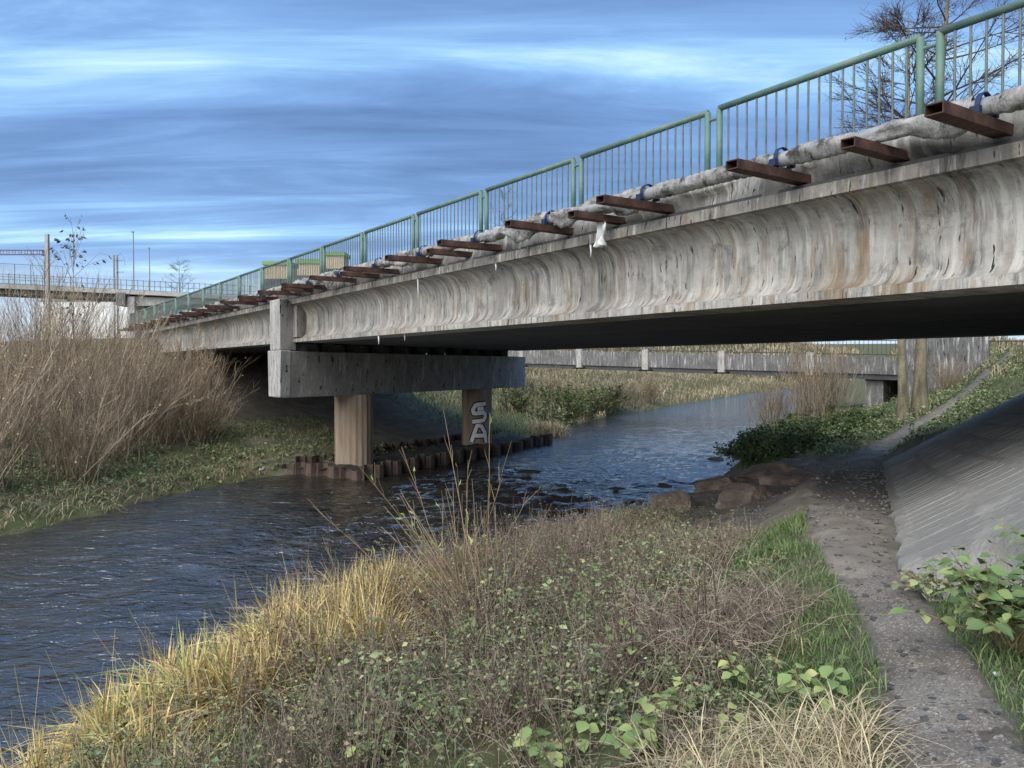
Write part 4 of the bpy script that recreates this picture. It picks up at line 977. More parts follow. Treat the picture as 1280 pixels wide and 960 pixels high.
blades(v, B, U_(.08, .26, n_), U_(.002, .005, n_), .35, U_(.2, .9, n_), np.clip(rng.normal(.5, .25, n_), 0, 1))
B = scatter(26000, -5, 2, 3, 13, lambda x, y: (dR(x, y) > .6) & (path_dist(x, y) > .2) & (wob(x, y, 1.1, 7) > .1)); n_ = len(B)
blades(v, B, U_(.12, .38, n_), U_(.002, .0045, n_), .3, U_(.2, .9, n_), np.clip(rng.normal(.5, .25, n_), 0, 1))
tag(v.build('grass_verge', M['v_grass']), 'short green grass along both edges of the footpath', 'grass', kind='stuff')
v = Veg(); B = scatter(4200, .7, 1.75, 2.6, 4.0, lambda x, y: (path_dist(x, y) > .08) & (wob(x, y, 2.2, 4) > -.15)); n_ = len(B)
blades(v, B, U_(.18, .52, n_), U_(.0015, .0035, n_), .32, U_(.3, 1.1, n_), U_(0, 1, n_), 5)
B = scatter(700, 1.0, 2.2, 5.0, 7.2, lambda x, y: (path_dist(x, y) > .3) & (wob(x, y, 2.2, 9) > .15)); n_ = len(B)
blades(v, B, U_(.12, .35, n_), U_(.0015, .003, n_), .35, U_(.3, 1.1, n_), U_(0, 1, n_), 5)
tag(v.build('straw_grass', M['v_straw']), 'bleached straw-coloured grass tussock beside the path in the foreground', 'grass', kind='stuff')
def tussocks(v, C, per, h0, h1, wd, spread, tint_mu, tint_sd, K=5):
    """blades arching out of common crowns"""
    k = len(C); hh_ = np.repeat(U_(h0, h1, k), per); B = np.repeat(C, per, 0) + rng.normal(size=(k*per, 3)) * np.array([.07, .07, 0]); n_ = len(B)
    az_ = U_(0, 6.283, n_); ou = np.stack([np.cos(az_), np.sin(az_), np.zeros(n_)], 1); sp = np.abs(rng.normal(0, spread, n_)) + .08; L = hh_ * U_(.45, 1.1, n_); t = np.linspace(0, 1, K)[None, :, None]
    D = unit(ou * sp[:, None] + np.array([0, 0, 1.])); P = B[:, None] + D[:, None] * L[:, None, None] * t; dr_ = (U_(.25, 1.0, n_) * sp * L * 1.4)[:, None]
    P = P + ou[:, None] * (dr_[..., None] * .7) * t**2; P[..., 2] -= dr_ * t[..., 0]**2.5
    W_ = (wd * U_(.5, 1.2, n_))[:, None] * np.array([.7, 1, 1, .7, .1])[None]; sd_ = np.stack([-ou[:, 1], ou[:, 0], rng.normal(size=n_)*.5], 1)
    tin = np.repeat(rng.normal(0, .16, k), per) + rng.normal(tint_mu, tint_sd, n_); v.ribbons(P, W_, unit(sd_), np.clip(tin, 0, 1))
v = Veg()
C = scatter(420, -7, -1, 3.0, 11.8, lambda x, y: (dR(x, y) > .05) & (dR(x, y) < np.interp(y, [4, 6, 8], [1.0, 1.5, 1.9]) + .7*wob(x, y, 1.2)) & (wob(x, y, 1.9, 2) > np.interp(y, [4, 6.5, 8], [.15, -.1, -.5])))
tussocks(v, C, 170, .34, .78, .0075, .7, .56, .22)
C = scatter(110, -4.6, -1.2, 6.8, 11.4, lambda x, y: (dR(x, y) > .1) & (dR(x, y) < 2.3)); tussocks(v, C, 190, .6, 1.1, .008, .7, .58, .2)
B = scatter(300, -6, -2.0, 4.5, 11.5, lambda x, y: (dR(x, y) > .0) & (dR(x, y) < 1.8)); n_ = len(B)
v.tubes(arcs(B, np.stack([rng.normal(size=n_)*.3 - .15, rng.normal(size=n_)*.2, np.ones(n_)], 1), U_(.6, 1.35, n_), U_(0, .35, n_), 5, .05), tp(n_, 5, .0035, .0012), U_(.3, .9, n_))
tag(v.build('golden_reeds', M['v_gold']), 'golden yellow autumn reed grass fringing the near river bank', 'reed grass', kind='stuff')

def leafy(v, B, L, lean, nl, l0, l1, tint_mu, tint_sd, vs=None, droop=.15, wr=.33, big=False, t0=.15, D=None):
    n_ = len(B)
    if D is None: D = np.stack([rng.normal(size=n_)*lean, rng.normal(size=n_)*lean, np.ones(n_)], 1)
    P = arcs(B, D, L, np.full(n_, droop), 6, .07)
    (vs or v).tubes(P, tp(n_, 6, .0036, .0014), U_(.1, .9, n_))
    Pp = np.repeat(P, nl, 0); C, T = at_t(Pp, U_(t0, 1, len(Pp))); m = len(C); ou = randdir(m, -.5, .3)
    ll = U_(l0, l1, m) * np.where(rng.random(m) < .15, 1.5, 1); tin = np.repeat(np.clip(rng.normal(tint_mu, tint_sd*.6, n_), 0, 1), nl) + rng.normal(size=m)*tint_sd*.6
    v.leaves(C + ou*U_(.0, .03, m)[:, None], ou, unit(np.array([0, -.2, .8]) + rng.normal(size=(m, 3))*.8), ll, ll*wr*U_(.7, 1.25, m), np.clip(tin, 0, 1), big)
near_veg = lambda x, y: (dR(x, y) > .35) & (path_dist(x, y) > .62)
def tall(x, y):      # how high the growth stands: lowest along the path, waist high in the middle of the bank
    return np.interp(path_dist(x, y), [.4, 1.2, 2.4, 4], [.38, .65, 1.0, 1.0]) * np.interp(y, [3, 6, 9, 13, 17], [.62, .8, 1.08, .9, .62]) * np.interp(dR(x, y), [0, 1.2, 2.5], [.7, .85, 1])
def clumps(v, vs, C, per, h0, h1, nl, l0, l1, mu, sd, wr, lean=.42):
    k = len(C); rad = U_(.10, .26, k); B = np.repeat(C, per, 0) + rng.normal(size=(k*per, 3)) * np.repeat(rad, per)[:, None] * np.array([1, 1, 0]); B[:, 2] = H(B[:, 0], B[:, 1]); n_ = len(B)
    hh_ = np.repeat(U_(h0, h1, k) * tall(C[:, 0], C[:, 1]), per); off = (B - np.repeat(C, per, 0))[:, :2] / np.repeat(rad, per)[:, None]
    D = np.concatenate([off*lean*.55 + rng.normal(size=(n_, 2))*lean*.5, np.ones((n_, 1))], 1); leafy(v, B, hh_ * U_(.5, 1.08, n_), lean, nl, l0, l1, mu, sd, vs, .18, wr, False, .2, D)
v = Veg(); vst = Veg()
C = scatter(520, -6.5, 3.0, 3.0, 17.5, lambda x, y: near_veg(x, y) & (dR(x, y) > np.interp(y, [4, 7], [.2, 1.0]) + .5*wob(x, y, 1.3)) & (wob(x, y, 1.15, 3) > -.4)); C = C[:260]
clumps(v, vst, C[:160], 28, .45, 1.0, 11, .016, .045, .40, .28, .27); clumps(v, vst, C[160:], 22, .5, 1.2, 12, .022, .062, .47, .26, .33)
B = scatter(4200, -6.5, 3.0, 3.0, 18, lambda x, y: near_veg(x, y) & (dR(x, y) > .8)); n_ = len(B); leafy(v, B, U_(.08, .34, n_), .4, 8, .014, .04, .5, .34, vst, wr=.27)
tag(v.build('nettle_cover', M['v_cover']), 'grey green nettles and weeds in clumps over the near bank', 'weeds', kind='stuff')
v = Veg(); C = scatter(420, -6.5, 2.8, 3.0, 18.0, lambda x, y: near_veg(x, y) & (wob(x, y, 1.25, 11) > -.15) & (path_dist(x, y) > .75)); C = C[:150]
clumps(v, vst, C, 26, .6, 1.25, 8, .010, .034, .45, .32, .3, .36)
C = scatter(200, -3.2, 1.6, 6.5, 13.5, lambda x, y: (dR(x, y) > .9) & (dR(x, y) < 4.0)); clumps(v, vst, C[:70], 28, .9, 1.5, 10, .012, .036, .4, .32, .3, .3)
tag(v.build('withered_leaves', M['v_dead']), 'withered brown leaves hanging on dead stalks across the near bank', 'dead leaves', kind='stuff')
B = scatter(5200, -6.5, 3.2, 3.0, 20, lambda x, y: near_veg(x, y) & (wob(x, y, 1.0, 5) > -.1)); n_ = len(B)
P = arcs(B, np.stack([rng.normal(size=n_)*.55, rng.normal(size=n_)*.4, np.ones(n_)], 1), U_(.4, 1.2, n_) * tall(B[:, 0], B[:, 1]), U_(.05, .7, n_), 7, .13); vst.tubes(P, tp(n_, 7, .0042, .0014), U_(.1, 1, n_)**1.3)
P2, _ = kids(P[:1200], 4, .3, .95, .3, .7, 0, 5, .25, .12); vst.tubes(P2, tp(len(P2), 5, .002, .001), U_(.2, 1, len(P2)))
tag(vst.build('dead_stalks', M['v_stalk']), 'tangle of thin dead stalks over the near bank', 'stalks', kind='stuff')

# ---- single plants on the near bank
def thing_plant(name, label, cat, base, parts, group=None):
    t = empty(name, tuple(base)); tag(t, label, cat, group)
    for (pn, vg, mat) in parts: vg.build(pn, M[mat], t, base)['kind'] = 'stuff'
    return t
def dome_tangle(base, n_, rad, hgt, r0=.0035, dropk=.9):
    B = base + np.stack([rng.normal(size=n_)*rad*.35, rng.normal(size=n_)*rad*.35, np.zeros(n_)], 1); B[:, 2] = H(B[:, 0], B[:, 1])
    D = np.stack([rng.normal(size=n_)*.55, rng.normal(size=n_)*.55, np.ones(n_)], 1); P = arcs(B, D, U_(.7, 1.35, n_)*hgt, U_(.25, dropk, n_), 7, .12)
    v = Veg().tubes(P, tp(n_, 7, r0, r0*.4), U_(.15, 1, n_)); P2, _ = kids(P, 4, .25, .95, hgt*.42, .8, -.1, 5, .35, .14); v.tubes(P2, tp(len(P2), 5, r0*.6, r0*.3), U_(.3, 1, len(P2))); return v
b = gp(870, 822); thing_plant('dead_bramble', 'dome of dead grey-brown bramble stems left of the green verge', 'bramble', b, [('stems', dome_tangle(b, 360, .7, .8), 'v_stalk')])
b = gp(950, 780); thing_plant('dead_bramble', 'smaller tangle of dead stems touching the green verge', 'bramble', b, [('stems', dome_tangle(b, 190, .5, .62), 'v_stalk')])
b = gp(745, 690); thing_plant('dead_bramble', 'sprawling dead bramble below the boulders by the water', 'bramble', b, [('stems', dome_tangle(b, 210, .95, .95, .006), 'v_stalk')])
def redstalk(base, n_, h_):
    B = base + np.stack([rng.normal(size=n_)*.06, rng.normal(size=n_)*.06, np.zeros(n_)], 1); P = arcs(B, np.stack([rng.normal(size=n_)*.1, rng.normal(size=n_)*.1, np.ones(n_)], 1), U_(.6, 1, n_)*h_, U_(0, .1, n_), 5, .03)
    v = Veg().tubes(P, tp(n_, 5, .0065, .003), U_(0, .12, n_)); P2, _ = kids(P, 3, .4, .95, .2, .5, .2, 4); return v.tubes(P2, tp(len(P2), 4, .003, .001), U_(0, .3, len(P2)))
for (x, y, n_, h_, lab) in ((888, 830, 5, .8, 'dark red-brown dock stalks standing in the dead bramble dome'), (785, 850, 8, .85, 'cluster of dark red stalks left of the bramble dome'), (655, 965, 4, .7, 'two dark upright stalks at the bottom centre edge'), (838, 835, 4, .7, 'thin red stalks between the bramble dome and the darker cluster')):
    b = gp(x, y); thing_plant('dock_stalks', lab, 'stalks', b, [('stems', redstalk(b, n_, h_), 'v_stalk')])
# young willow with long bare shoots fanning out to the left
b = gp(595, 790); n_ = 46; B = b + np.stack([rng.normal(size=n_)*.16, rng.normal(size=n_)*.12, np.zeros(n_)], 1)
D = np.stack([rng.normal(-.38, .42, n_), rng.normal(0.1, .35, n_), np.ones(n_)], 1); L = U_(.9, 1.75, n_); L[:6] = (2.45, 2.2, 2.1, 1.95, 2.3, 1.9); D[0] = (-.18, .1, 1); D[1] = (-.75, 0, 1); D[2] = (-.35, .1, 1); D[3] = (-1.0, .1, .9); D[4] = (.02, 0, 1); D[5] = (.3, .1, 1)
P = arcs(B, D, L, U_(-.05, .14, n_), 8, .035); v = Veg().tubes(P, tp(n_, 8, .0075, .002), U_(.2, 1, n_), 4); P2, _ = kids(P, 5, .3, .95, .42, .3, .25, 5, .05, .06); v.tubes(P2, tp(len(P2), 5, .0032, .0012), U_(.1, 1, len(P2)))
lv = Veg(); C, T = at_t(np.repeat(P2[::5], 2, 0), U_(.3, 1, len(P2[::5])*2)); m = len(C); ll = U_(.05, .11, m); lv.leaves(C, unit(T + randdir(m)*.8), randdir(m), ll, ll*.13, U_(.3, 1, m))
thing_plant('young_willow', 'young willow with long bare shoots arching over the river', 'willow', b, [('shoots', v, 'v_shoot'), ('leaves', lv, 'v_pale')])
b = gp(430, 800); b = np.array([b[0], b[1], b[2]]); n_ = 22; B = b + np.stack([rng.normal(size=n_)*.12, rng.normal(size=n_)*.1, np.zeros(n_)], 1)
P = arcs(B, np.stack([rng.normal(-.75, .28, n_), rng.normal(.1, .2, n_), np.ones(n_)], 1), U_(.7, 1.35, n_), U_(0, .15, n_), 7, .04); v = Veg().tubes(P, tp(n_, 7, .006, .0018), U_(.4, 1, n_), 4); P2, _ = kids(P, 4, .3, .95, .3, .3, .2, 5); v.tubes(P2, tp(len(P2), 5, .0028, .001), U_(.3, 1, len(P2)))
thing_plant('young_willow', 'low willow with pale bare shoots leaning left out of the golden reeds', 'willow', b, [('shoots', v, 'v_shoot')])
# broad-leaved seedlings
def seedling(base, n_, h_, l0, l1, wr=.42, spread=.5, nl=9):
    st, lf = Veg(), Veg(); B = base + np.stack([rng.normal(size=n_)*.03, rng.normal(size=n_)*.03, np.zeros(n_)], 1)
    P = arcs(B, np.stack([rng.normal(size=n_)*spread, rng.normal(size=n_)*spread, np.ones(n_)], 1), U_(.75, 1.15, n_)*h_, U_(.05, .3, n_), 6, .03); st.tubes(P, tp(n_, 6, .0045, .002), U_(.3, .9, n_))
    t = np.tile(np.linspace(.42, 1, nl), n_); Pp = np.repeat(P, nl, 0); C, T = at_t(Pp, t); m = len(C); az_ = np.tile(np.arange(nl)*2.4, n_) + rng.normal(size=m)*.3
    D = np.stack([np.cos(az_), np.sin(az_), U_(-.35, .15, m)], 1); pet = unit(D) * U_(.01, .04, m)[:, None]; ll = U_(l0, l1, m)
    lf.leaves(C + pet, D, unit(np.array([0, -.25, 1.]) + rng.normal(size=(m, 3))*.25), ll, ll*wr, np.clip(rng.normal(.5, .22, m), 0, 1), True); st.tubes(np.stack([C, C + pet], 1), tp(m, 2, .0015, .0015), U_(.3, .9, m))
    return [('stem', st, 'v_shoot'), ('leaves', lf, 'v_pale')]
for (x, y, n_, h_, l0, l1, lab) in ((592, 812, 3, .38, .07, .12, 'pale green broad-leaved seedling below the willow shoots'), (655, 745, 3, .4, .06, .1, 'light green seedling right of the willow shoots'),
        (700, 965, 4, .36, .07, .12, 'yellowing oval-leaved seedling at the bottom edge, centre'), (792, 850, 2, .42, .05, .09, 'seedling with yellowish leaves among the dark red stalks'), (838, 905, 4, .3, .05, .09, 'bright green low seedling below the bramble dome'),
        (925, 860, 2, .25, .05, .08, 'small yellow-green seedling at the lower right of the bramble dome'), (1010, 895, 4, .36, .06, .11, 'leafy ash-like seedling overhanging the grass beside the white paper'), (800, 950, 4, .3, .06, .1, 'yellow-green seedling at the bottom edge, right of centre'),
        (560, 905, 4, .3, .05, .08, 'blue-green nettle clump right of the golden reeds'), (470, 950, 5, .3, .05, .08, 'wide nettle clump near the bottom left'), (690, 860, 2, .36, .05, .08, 'pale seedling in the grey weeds, centre foreground'), (930, 945, 3, .26, .05, .09, 'light green seedling at the bottom edge beside the straw grass')):
    b = gp(x, y); thing_plant('seedling', lab, 'seedling', b, seedling(b, n_, h_, l0, l1), 'broad-leaved seedlings on the near bank')
b = np.array([2.86, 4.55, 0]); b[2] = Hs(b[0], b[1]); e_ = seedling(b, 34, .62, .06, .115, .34, .55, 12); e_[1] = ('leaves', e_[1][1], 'v_elder')
thing_plant('elder_shrub', 'leafy green elder shrub at the right edge beside the path', 'shrub', b, e_)
b = np.array([3.75, 5.35, 0]); b[2] = Hs(b[0], b[1]); e_ = seedling(b, 26, .55, .05, .10, .34, .6, 12); e_[1] = ('leaves', e_[1][1], 'v_elder')
thing_plant('elder_shrub', 'smaller elder shrub at the foot of the paved slope, right frame edge', 'shrub', b, e_)
b = np.array([3.05, 5.75, 0]); b[2] = Hs(b[0], b[1]); e_ = seedling(b, 12, .34, .04, .08, .36, .6, 9); e_[1] = ('leaves', e_[1][1], 'v_cover')
thing_plant('nettle_patch', 'low nettle patch at the front corner of the paved slope', 'nettles', b, e_)
# litter
def litter(name, x, y, s, lab, cat, seed):
    b = gp(x, y); o = link(name, rock_mesh(name, s, s*.7, s*.35, seed, 1.2, 2), M['white']); o.location = (b[0], b[1], b[2] + s*.3); o.rotation_euler = (.5, .3, seed); tag(o, lab, cat)
litter('paper_scrap', 991, 880, .035, 'crumpled white paper scrap in the grass left of the path', 'litter', 3)
litter('paper_scrap', 993, 837, .018, 'tiny white scrap caught under the ash-like seedling', 'litter', 6)
litter('plastic_bag', 327, 588, .16, 'white plastic litter at the left bank beside the sheet piles', 'litter', 4)
litter('paper_scrap', 1103, 800, .012, 'small white scrap lying on the path', 'litter', 9)
litter('paper_scrap', 1246, 846, .025, 'white scrap in the grass right of the path', 'litter', 12)

# ---- shrubs
def shrub(base, n_, h_, lean=(0, 0), spread=.28, r0=.012, twigs=7, droop=.08, leaf=None, l=(.03, .06), nleaf=0):
    mu = rng.uniform(.32, .72)
    B = base + np.stack([rng.normal(size=n_)*h_*.10, rng.normal(size=n_)*h_*.10, np.zeros(n_)], 1); B[:, 2] = H(B[:, 0], B[:, 1]) - .05
    D = np.stack([rng.normal(lean[0], spread, n_), rng.normal(lean[1], spread, n_), np.ones(n_)], 1); P = arcs(B, D, U_(.5, 1.08, n_)*h_, U_(-.02, droop*2, n_), 8, .045)
    v = Veg().tubes(P, tp(n_, 8, r0, r0*.25), np.clip(rng.normal(mu - .05, .25, n_), 0, 1)); P2, _ = kids(P, twigs, .18, .95, h_*.36, .30, .28, 6, .02, .06); v.tubes(P2, tp(len(P2), 6, r0*.5, r0*.2), np.clip(rng.normal(mu, .27, len(P2)), 0, 1))
    P3, _ = kids(P2[::2], 3, .2, .95, h_*.15, .45, .2, 4, .02, .06); v.tubes(P3, tp(len(P3), 4, r0*.3, r0*.15), np.clip(rng.normal(mu + .08, .27, len(P3)), 0, 1)); parts = [('stems', v, 'v_willow')]
    if nleaf:
        lf = Veg(); S = P2 if len(P2) < nleaf else P2[rng.choice(len(P2), nleaf, False)]; rep = max(1, nleaf // len(S)); C, T = at_t(np.repeat(S, rep, 0), U_(.1, 1, len(S)*rep)); C = C + rng.normal(size=C.shape)*h_*.02; m = len(C); ll = U_(l[0], l[1], m)
        cl = np.clip(.45 + .28*wob(C[:, 0], C[:, 2]*1.3 + C[:, 1], 2.2) + rng.normal(size=m)*.15, 0, 1); lf.leaves(C, randdir(m, -.5, .5), randdir(m, -.2, 1), ll, ll*.4, cl); parts.append(('leaves', lf, leaf))
    return parts
LB = [(-13.6, 20.6, 3.4, 'tall willow shrub at the left edge, nearest the water'), (-15.6, 22.4, 4.3, 'big brown willow shrub at the left edge behind the nearest one'), (-13.4, 23.8, 3.7, 'dense bare willow shrub on the left bank, third from the left edge'),
      (-12.9, 26.2, 3.4, 'bare willow shrub left of the pier nose'), (-16.2, 26.3, 4.4, 'tall purple-brown shrub at the far left skyline'), (-14.2, 28.8, 3.7, 'bare shrub below the catenary mast'),
      (-13.8, 31.4, 3.0, 'shrub under the left end of the bridge beam'), (-17.3, 29.6, 4.5, 'brown shrub in front of the overpass'), (-12.3, 28.6, 2.5, 'low leaning shrub beside the shade of the bridge'), (-12.0, 22.2, 2.3, 'low shrub leaning over the water on the left bank'), (-16.2, 33.6, 3.6, 'shrub hiding the foot of the overpass pier'), (-12.9, 18.3, 2.5, 'grey tangle of shrub cut by the left frame edge'), (-12.2, 31.2, 2.6, 'shrub spreading into the dark gap under the left span'), (-13.6, 34.0, 3.0, 'shrub against the left end of the outer girder'), (-11.4, 29.6, 1.7, 'lowest shrub at the edge of the bridge shade'), (-18.5, 33.0, 4.0, 'pale brown shrub before the white warehouse')]
for (x, y, h_, lab) in LB:
    b = np.array([x, y, Hs(x, y)]); thing_plant('willow_shrub', lab, 'shrub', b, shrub(b, 62, h_*1.3, (.10, -.05), .30, .0145, 8, nleaf=260, leaf='v_straw', l=(.03, .08)), 'bare willow shrubs on the left bank')
b = np.array([-17.2, 25.6, Hs(-17.2, 25.6)]); thing_plant('leafy_sapling', 'shrub with yellow leaves at the far left edge', 'shrub', b, shrub(b, 14, 4.3, (.1, 0), .2, .016, 6, leaf='v_gold', l=(.06, .12), nleaf=500))
def sapling(base, h_, r0, nb, nl, tipsp=.5):
    P = arcs(np.array([base]), np.array([[.02, 0, 1.]]), np.array([h_]), np.array([0.]), 10, .01); v = Veg().tubes(P, tp(1, 10, r0, r0*.2), np.array([.5]), 5); P2, _ = kids(P, nb, .45, .97, h_*.32, .45, .35, 6, .05, .05); v.tubes(P2, tp(len(P2), 6, r0*.35, r0*.12), U_(.1, .6, len(P2)))
    P3, _ = kids(P2, 3, .2, .95, h_*.12, .5, .2, 4); v.tubes(P3, tp(len(P3), 4, r0*.2, r0*.1), U_(.1, .6, len(P3))); parts = [('stems', v, 'v_willow')]
    if nl: lf = Veg(); C, T = at_t(P3[rng.integers(0, len(P3), nl)], U_(.3, 1, nl)); ll = U_(.10, .2, nl); lf.leaves(C, unit(T + np.array([0, 0, -1.2]) + randdir(nl)*.3), randdir(nl), ll, ll*.22, U_(0, .6, nl)); parts.append(('leaves', lf, 'v_dead'))
    return parts
b = np.array([-15.9, 28.9, Hs(-15.9, 28.9)]); thing_plant('leafy_sapling', 'slender sapling with a few hanging leaves against the sky', 'sapling', b, sapling(b, 3.70 + 4.8 - b[2], .03, 16, 150))
b = np.array([-17.6, 30.0, Hs(-17.6, 30.0)]); thing_plant('bare_sapling', 'thin bare sapling left of the leafy one', 'sapling', b, sapling(b, 6.0, .03, 14, 0))
# left bank grass, weeds and litter
dLf = lambda x, y: dists(x, y)[0]
v = Veg(); B = scatter(36000, -19, -4, 13, 38, lambda x, y: (H(x, y) > .0) & (dLf(x, y) > -1.5) & (dLf(x, y) < 8) & (to_bridge(x, y)[1] < 13)); n_ = len(B)
blades(v, B, U_(.12, .42, n_), U_(.004, .009, n_), .4, U_(.3, 1, n_), np.clip(.72 + .5*wob(B[:, 0], B[:, 1], 1.3) + rng.normal(size=n_)*.22, 0, 1))
tag(v.build('bank_grass', M['v_grass']), 'rough grass on the left bank below the willow shrubs', 'grass', kind='stuff')
v = Veg(); B = scatter(9000, -18, -8, 12, 27, lambda x, y: (H(x, y) > -.02) & (dLf(x, y) > -1.5) & (dLf(x, y) < 1.6) & (wob(x, y, 1.2) > -.2)); n_ = len(B)
blades(v, B, U_(.2, .6, n_), U_(.004, .009, n_), .45, U_(.5, 1.3, n_), U_(0, 1, n_), 5); tag(v.build('bank_straw', M['v_straw']), 'bleached grass drooping over the left waterline', 'grass', kind='stuff')
v = Veg(); vs2 = Veg(); B = scatter(2300, -16, -4, 18, 34, lambda x, y: (dLf(x, y) > .2) & (dLf(x, y) < 7) & (wob(x, y, .9, 2) > -.3) & (to_bridge(x, y)[1] < 15)); n_ = len(B)
leafy(v, B, U_(.15, .5, n_), .4, 9, .05, .11, .45, .3, vs2); tag(v.build('bank_weeds', M['v_cover']), 'green weeds on the left bank beside the shaded pier', 'weeds', kind='stuff')
tag(vs2.build('bank_stalks', M['v_stalk']), 'thin weed stalks on the left bank', 'stalks', kind='stuff')
# upstream left bank
v = Veg(); B = scatter(30000, -30, 20, 36, 66, lambda x, y: (dLf(x, y) > .1) & (dLf(x, y) < 26) & (to_bridge(x, y)[1] > 19.5)); n_ = len(B)
blades(v, B, U_(.15, .45, n_), U_(.010, .02, n_), .35, U_(.2, .9, n_), np.clip(.4 + .3*wob(B[:, 0], B[:, 1], .7) + rng.normal(size=n_)*.15, 0, 1)); tag(v.build('meadow_grass', M['v_grass']), 'green grass on the far left bank behind the pier', 'grass', kind='stuff')
v = Veg(); B = scatter(60000, -12, 70, 50, 150, lambda x, y: (dLf(x, y) > .0) & (dLf(x, y) < 24)); n_ = len(B)
blades(v, B, U_(.3, 1.0, n_) * (1 + .7*wob(B[:, 0], B[:, 1], .45, 2)), U_(.014, .035, n_), .3, U_(.1, .8, n_), np.clip(.42 + .5*wob(B[:, 0], B[:, 1], .35) + rng.normal(size=n_)*.2, 0, 1)); tag(v.build('far_reeds', M['v_reed']), 'tan reeds along the far left bank under the old bridge', 'reeds', kind='stuff')
UL = [(3.0, 50.5, 1.9, 3000, 'v_ivy', 'dark green bush on the far left bank right of the pier cap'), (5.0, 54.5, 1.9, 2600, 'v_ivy', 'olive bush at the water on the far left bank'), (6.4, 60.5, 1.9, 1300, 'v_cover', 'brown twiggy bush below the old bridge'), (7.8, 64, 1.5, 1600, 'v_grass', 'yellow-green low bush at the far waterline'), (9.5, 69, 2.5, 500, 'v_cover', 'bare brown bush right of the yellow-green one'), (2.2, 46.0, 1.3, 1200, 'v_cover', 'weedy bush at the end of the sheet piles'), (12.6, 74, 2.4, 300, 'v_reed', 'tan bare bush farther along the far left bank'), (3.3, 60, 2.6, 300, 'v_reed', 'pale bare bush behind the dark green one'), (0.3, 52.5, 1.6, 1400, 'v_ivy', 'green bramble mound close to the pier')]
for (x, y, h_, nl, lf_, lab) in UL:
    b = np.array([x, y, Hs(x, y)]); thing_plant('bank_bush', lab, 'bush', b, shrub(b, 70, h_*1.35, (.1, 0), .5, .016, 7, .12, lf_, (.09, .2), int(nl*1.3)), 'bushes on the far left bank')
for (x, y, h_, lab) in ((2.1, 43.6, 3.0, 'thin bare sapling in front of the old bridge, right of the pier cap'), (1.3, 45.2, 2.4, 'shorter bare sapling close to the pier cap')):
    b = np.array([x, y, Hs(x, y)]); thing_plant('bare_sapling', lab, 'sapling', b, sapling(b, h_, .035, 8, 0))
b = np.array([1.9, 43.0, Hs(1.9, 43.0)]); v = Veg(); n_ = 1500; B = b + np.stack([rng.normal(size=n_)*.45, rng.normal(size=n_)*.45, np.zeros(n_)], 1); B[:, 2] = np.maximum(H(B[:, 0], B[:, 1]), 0); blades(v, B, U_(.5, 1.25, n_), U_(.006, .014, n_), .22, U_(.2, .9, n_), U_(0, 1, n_), 5)
thing_plant('reed_clump', 'tan reed clump at the upstream end of the sheet piles', 'reeds', b, [('blades', v, 'v_straw')])
# right bank upstream
def mound(base, rx, ry_, h_, nl, l, mat, nst=70):
    lf, st = Veg(), Veg(); B = base + np.stack([rng.normal(size=nst)*rx*.5, rng.normal(size=nst)*ry_*.5, np.zeros(nst)], 1); B[:, 2] = np.maximum(H(B[:, 0], B[:, 1]), .05); P = arcs(B, np.stack([rng.normal(size=nst)*.6, rng.normal(size=nst)*.6, np.ones(nst)], 1), U_(.5, 1.15, nst)*h_, U_(.1, .5, nst), 6, .08); st.tubes(P, tp(nst, 6, .008, .003), U_(.1, .8, nst))
    P2, _ = kids(P, 5, .2, .95, h_*.4, .7, 0, 5, .3, .1); st.tubes(P2, tp(len(P2), 5, .004, .002), U_(.1, .8, len(P2))); C, T = at_t(P2[rng.integers(0, len(P2), nl)], U_(0, 1, nl)); C = C + rng.normal(size=C.shape)*.05; ll = U_(l[0], l[1], nl)
    cl = np.clip(.45 + .35*wob(C[:, 0], C[:, 1] + C[:, 2], 1.8) + rng.normal(size=nl)*.16, 0, 1); lf.leaves(C, randdir(nl, -.5, .4), randdir(nl, 0, 1), ll, ll*.42, cl); return [('stems', st, 'v_stalk'), ('leaves', lf, mat)]
for (x, y, rx, ry_, h_, nl, lab) in ((8.3, 26.6, 1.0, 1.0, 1.0, 6500, 'dense dark green bush on the tip of the right bank above the boulders'), (9.6, 29.3, 1.0, 1.3, 1.15, 6000, 'green bush behind the bank tip, second along the right bank'), (11.2, 32.5, 1.2, 1.4, 1.0, 4500, 'green undergrowth below the bare saplings'), (9.9, 26.6, .9, .9, .6, 3000, 'low ivy spilling over the eroded bank right of the bush tip'), (13.2, 31.0, 1.3, 1.2, .6, 3000, 'low green plants left of the rising path'), (15.0, 35.5, 1.5, 1.5, .8, 2600, 'undergrowth at the foot of the twin trunks')):
    b = np.array([x, y, max(.05, Hs(x, y))]); thing_plant('bank_bush', lab, 'bush', b, mound(b, rx, ry_, h_*1.25, nl, (.05, .12), 'v_ivy'), 'green bushes on the right bank')
for (x, y, h_, lab) in ((13.2, 35.5, 3.4, 'clump of thin bare stems on the right bank, left of the trunks'), (14.6, 36.8, 3.2, 'bare twiggy clump nearest the twin trunks'), (12.6, 38.5, 2.6, 'bare twiggy clump closest to the far water')):
    b = np.array([x, y, Hs(x, y)]); thing_plant('bare_shrub', lab, 'shrub', b, shrub(b, 48, h_*1.25, (0, 0), .2, .017, 6), 'bare twiggy clumps on the right bank')
b = np.array([20.3, 37.6, Hs(20.3, 37.6)]); thing_plant('bare_shrub', 'tan bare shrub in front of the grey wing wall', 'shrub', b, shrub(b, 50, 2.0, (0, 0), .4, .012, 6))
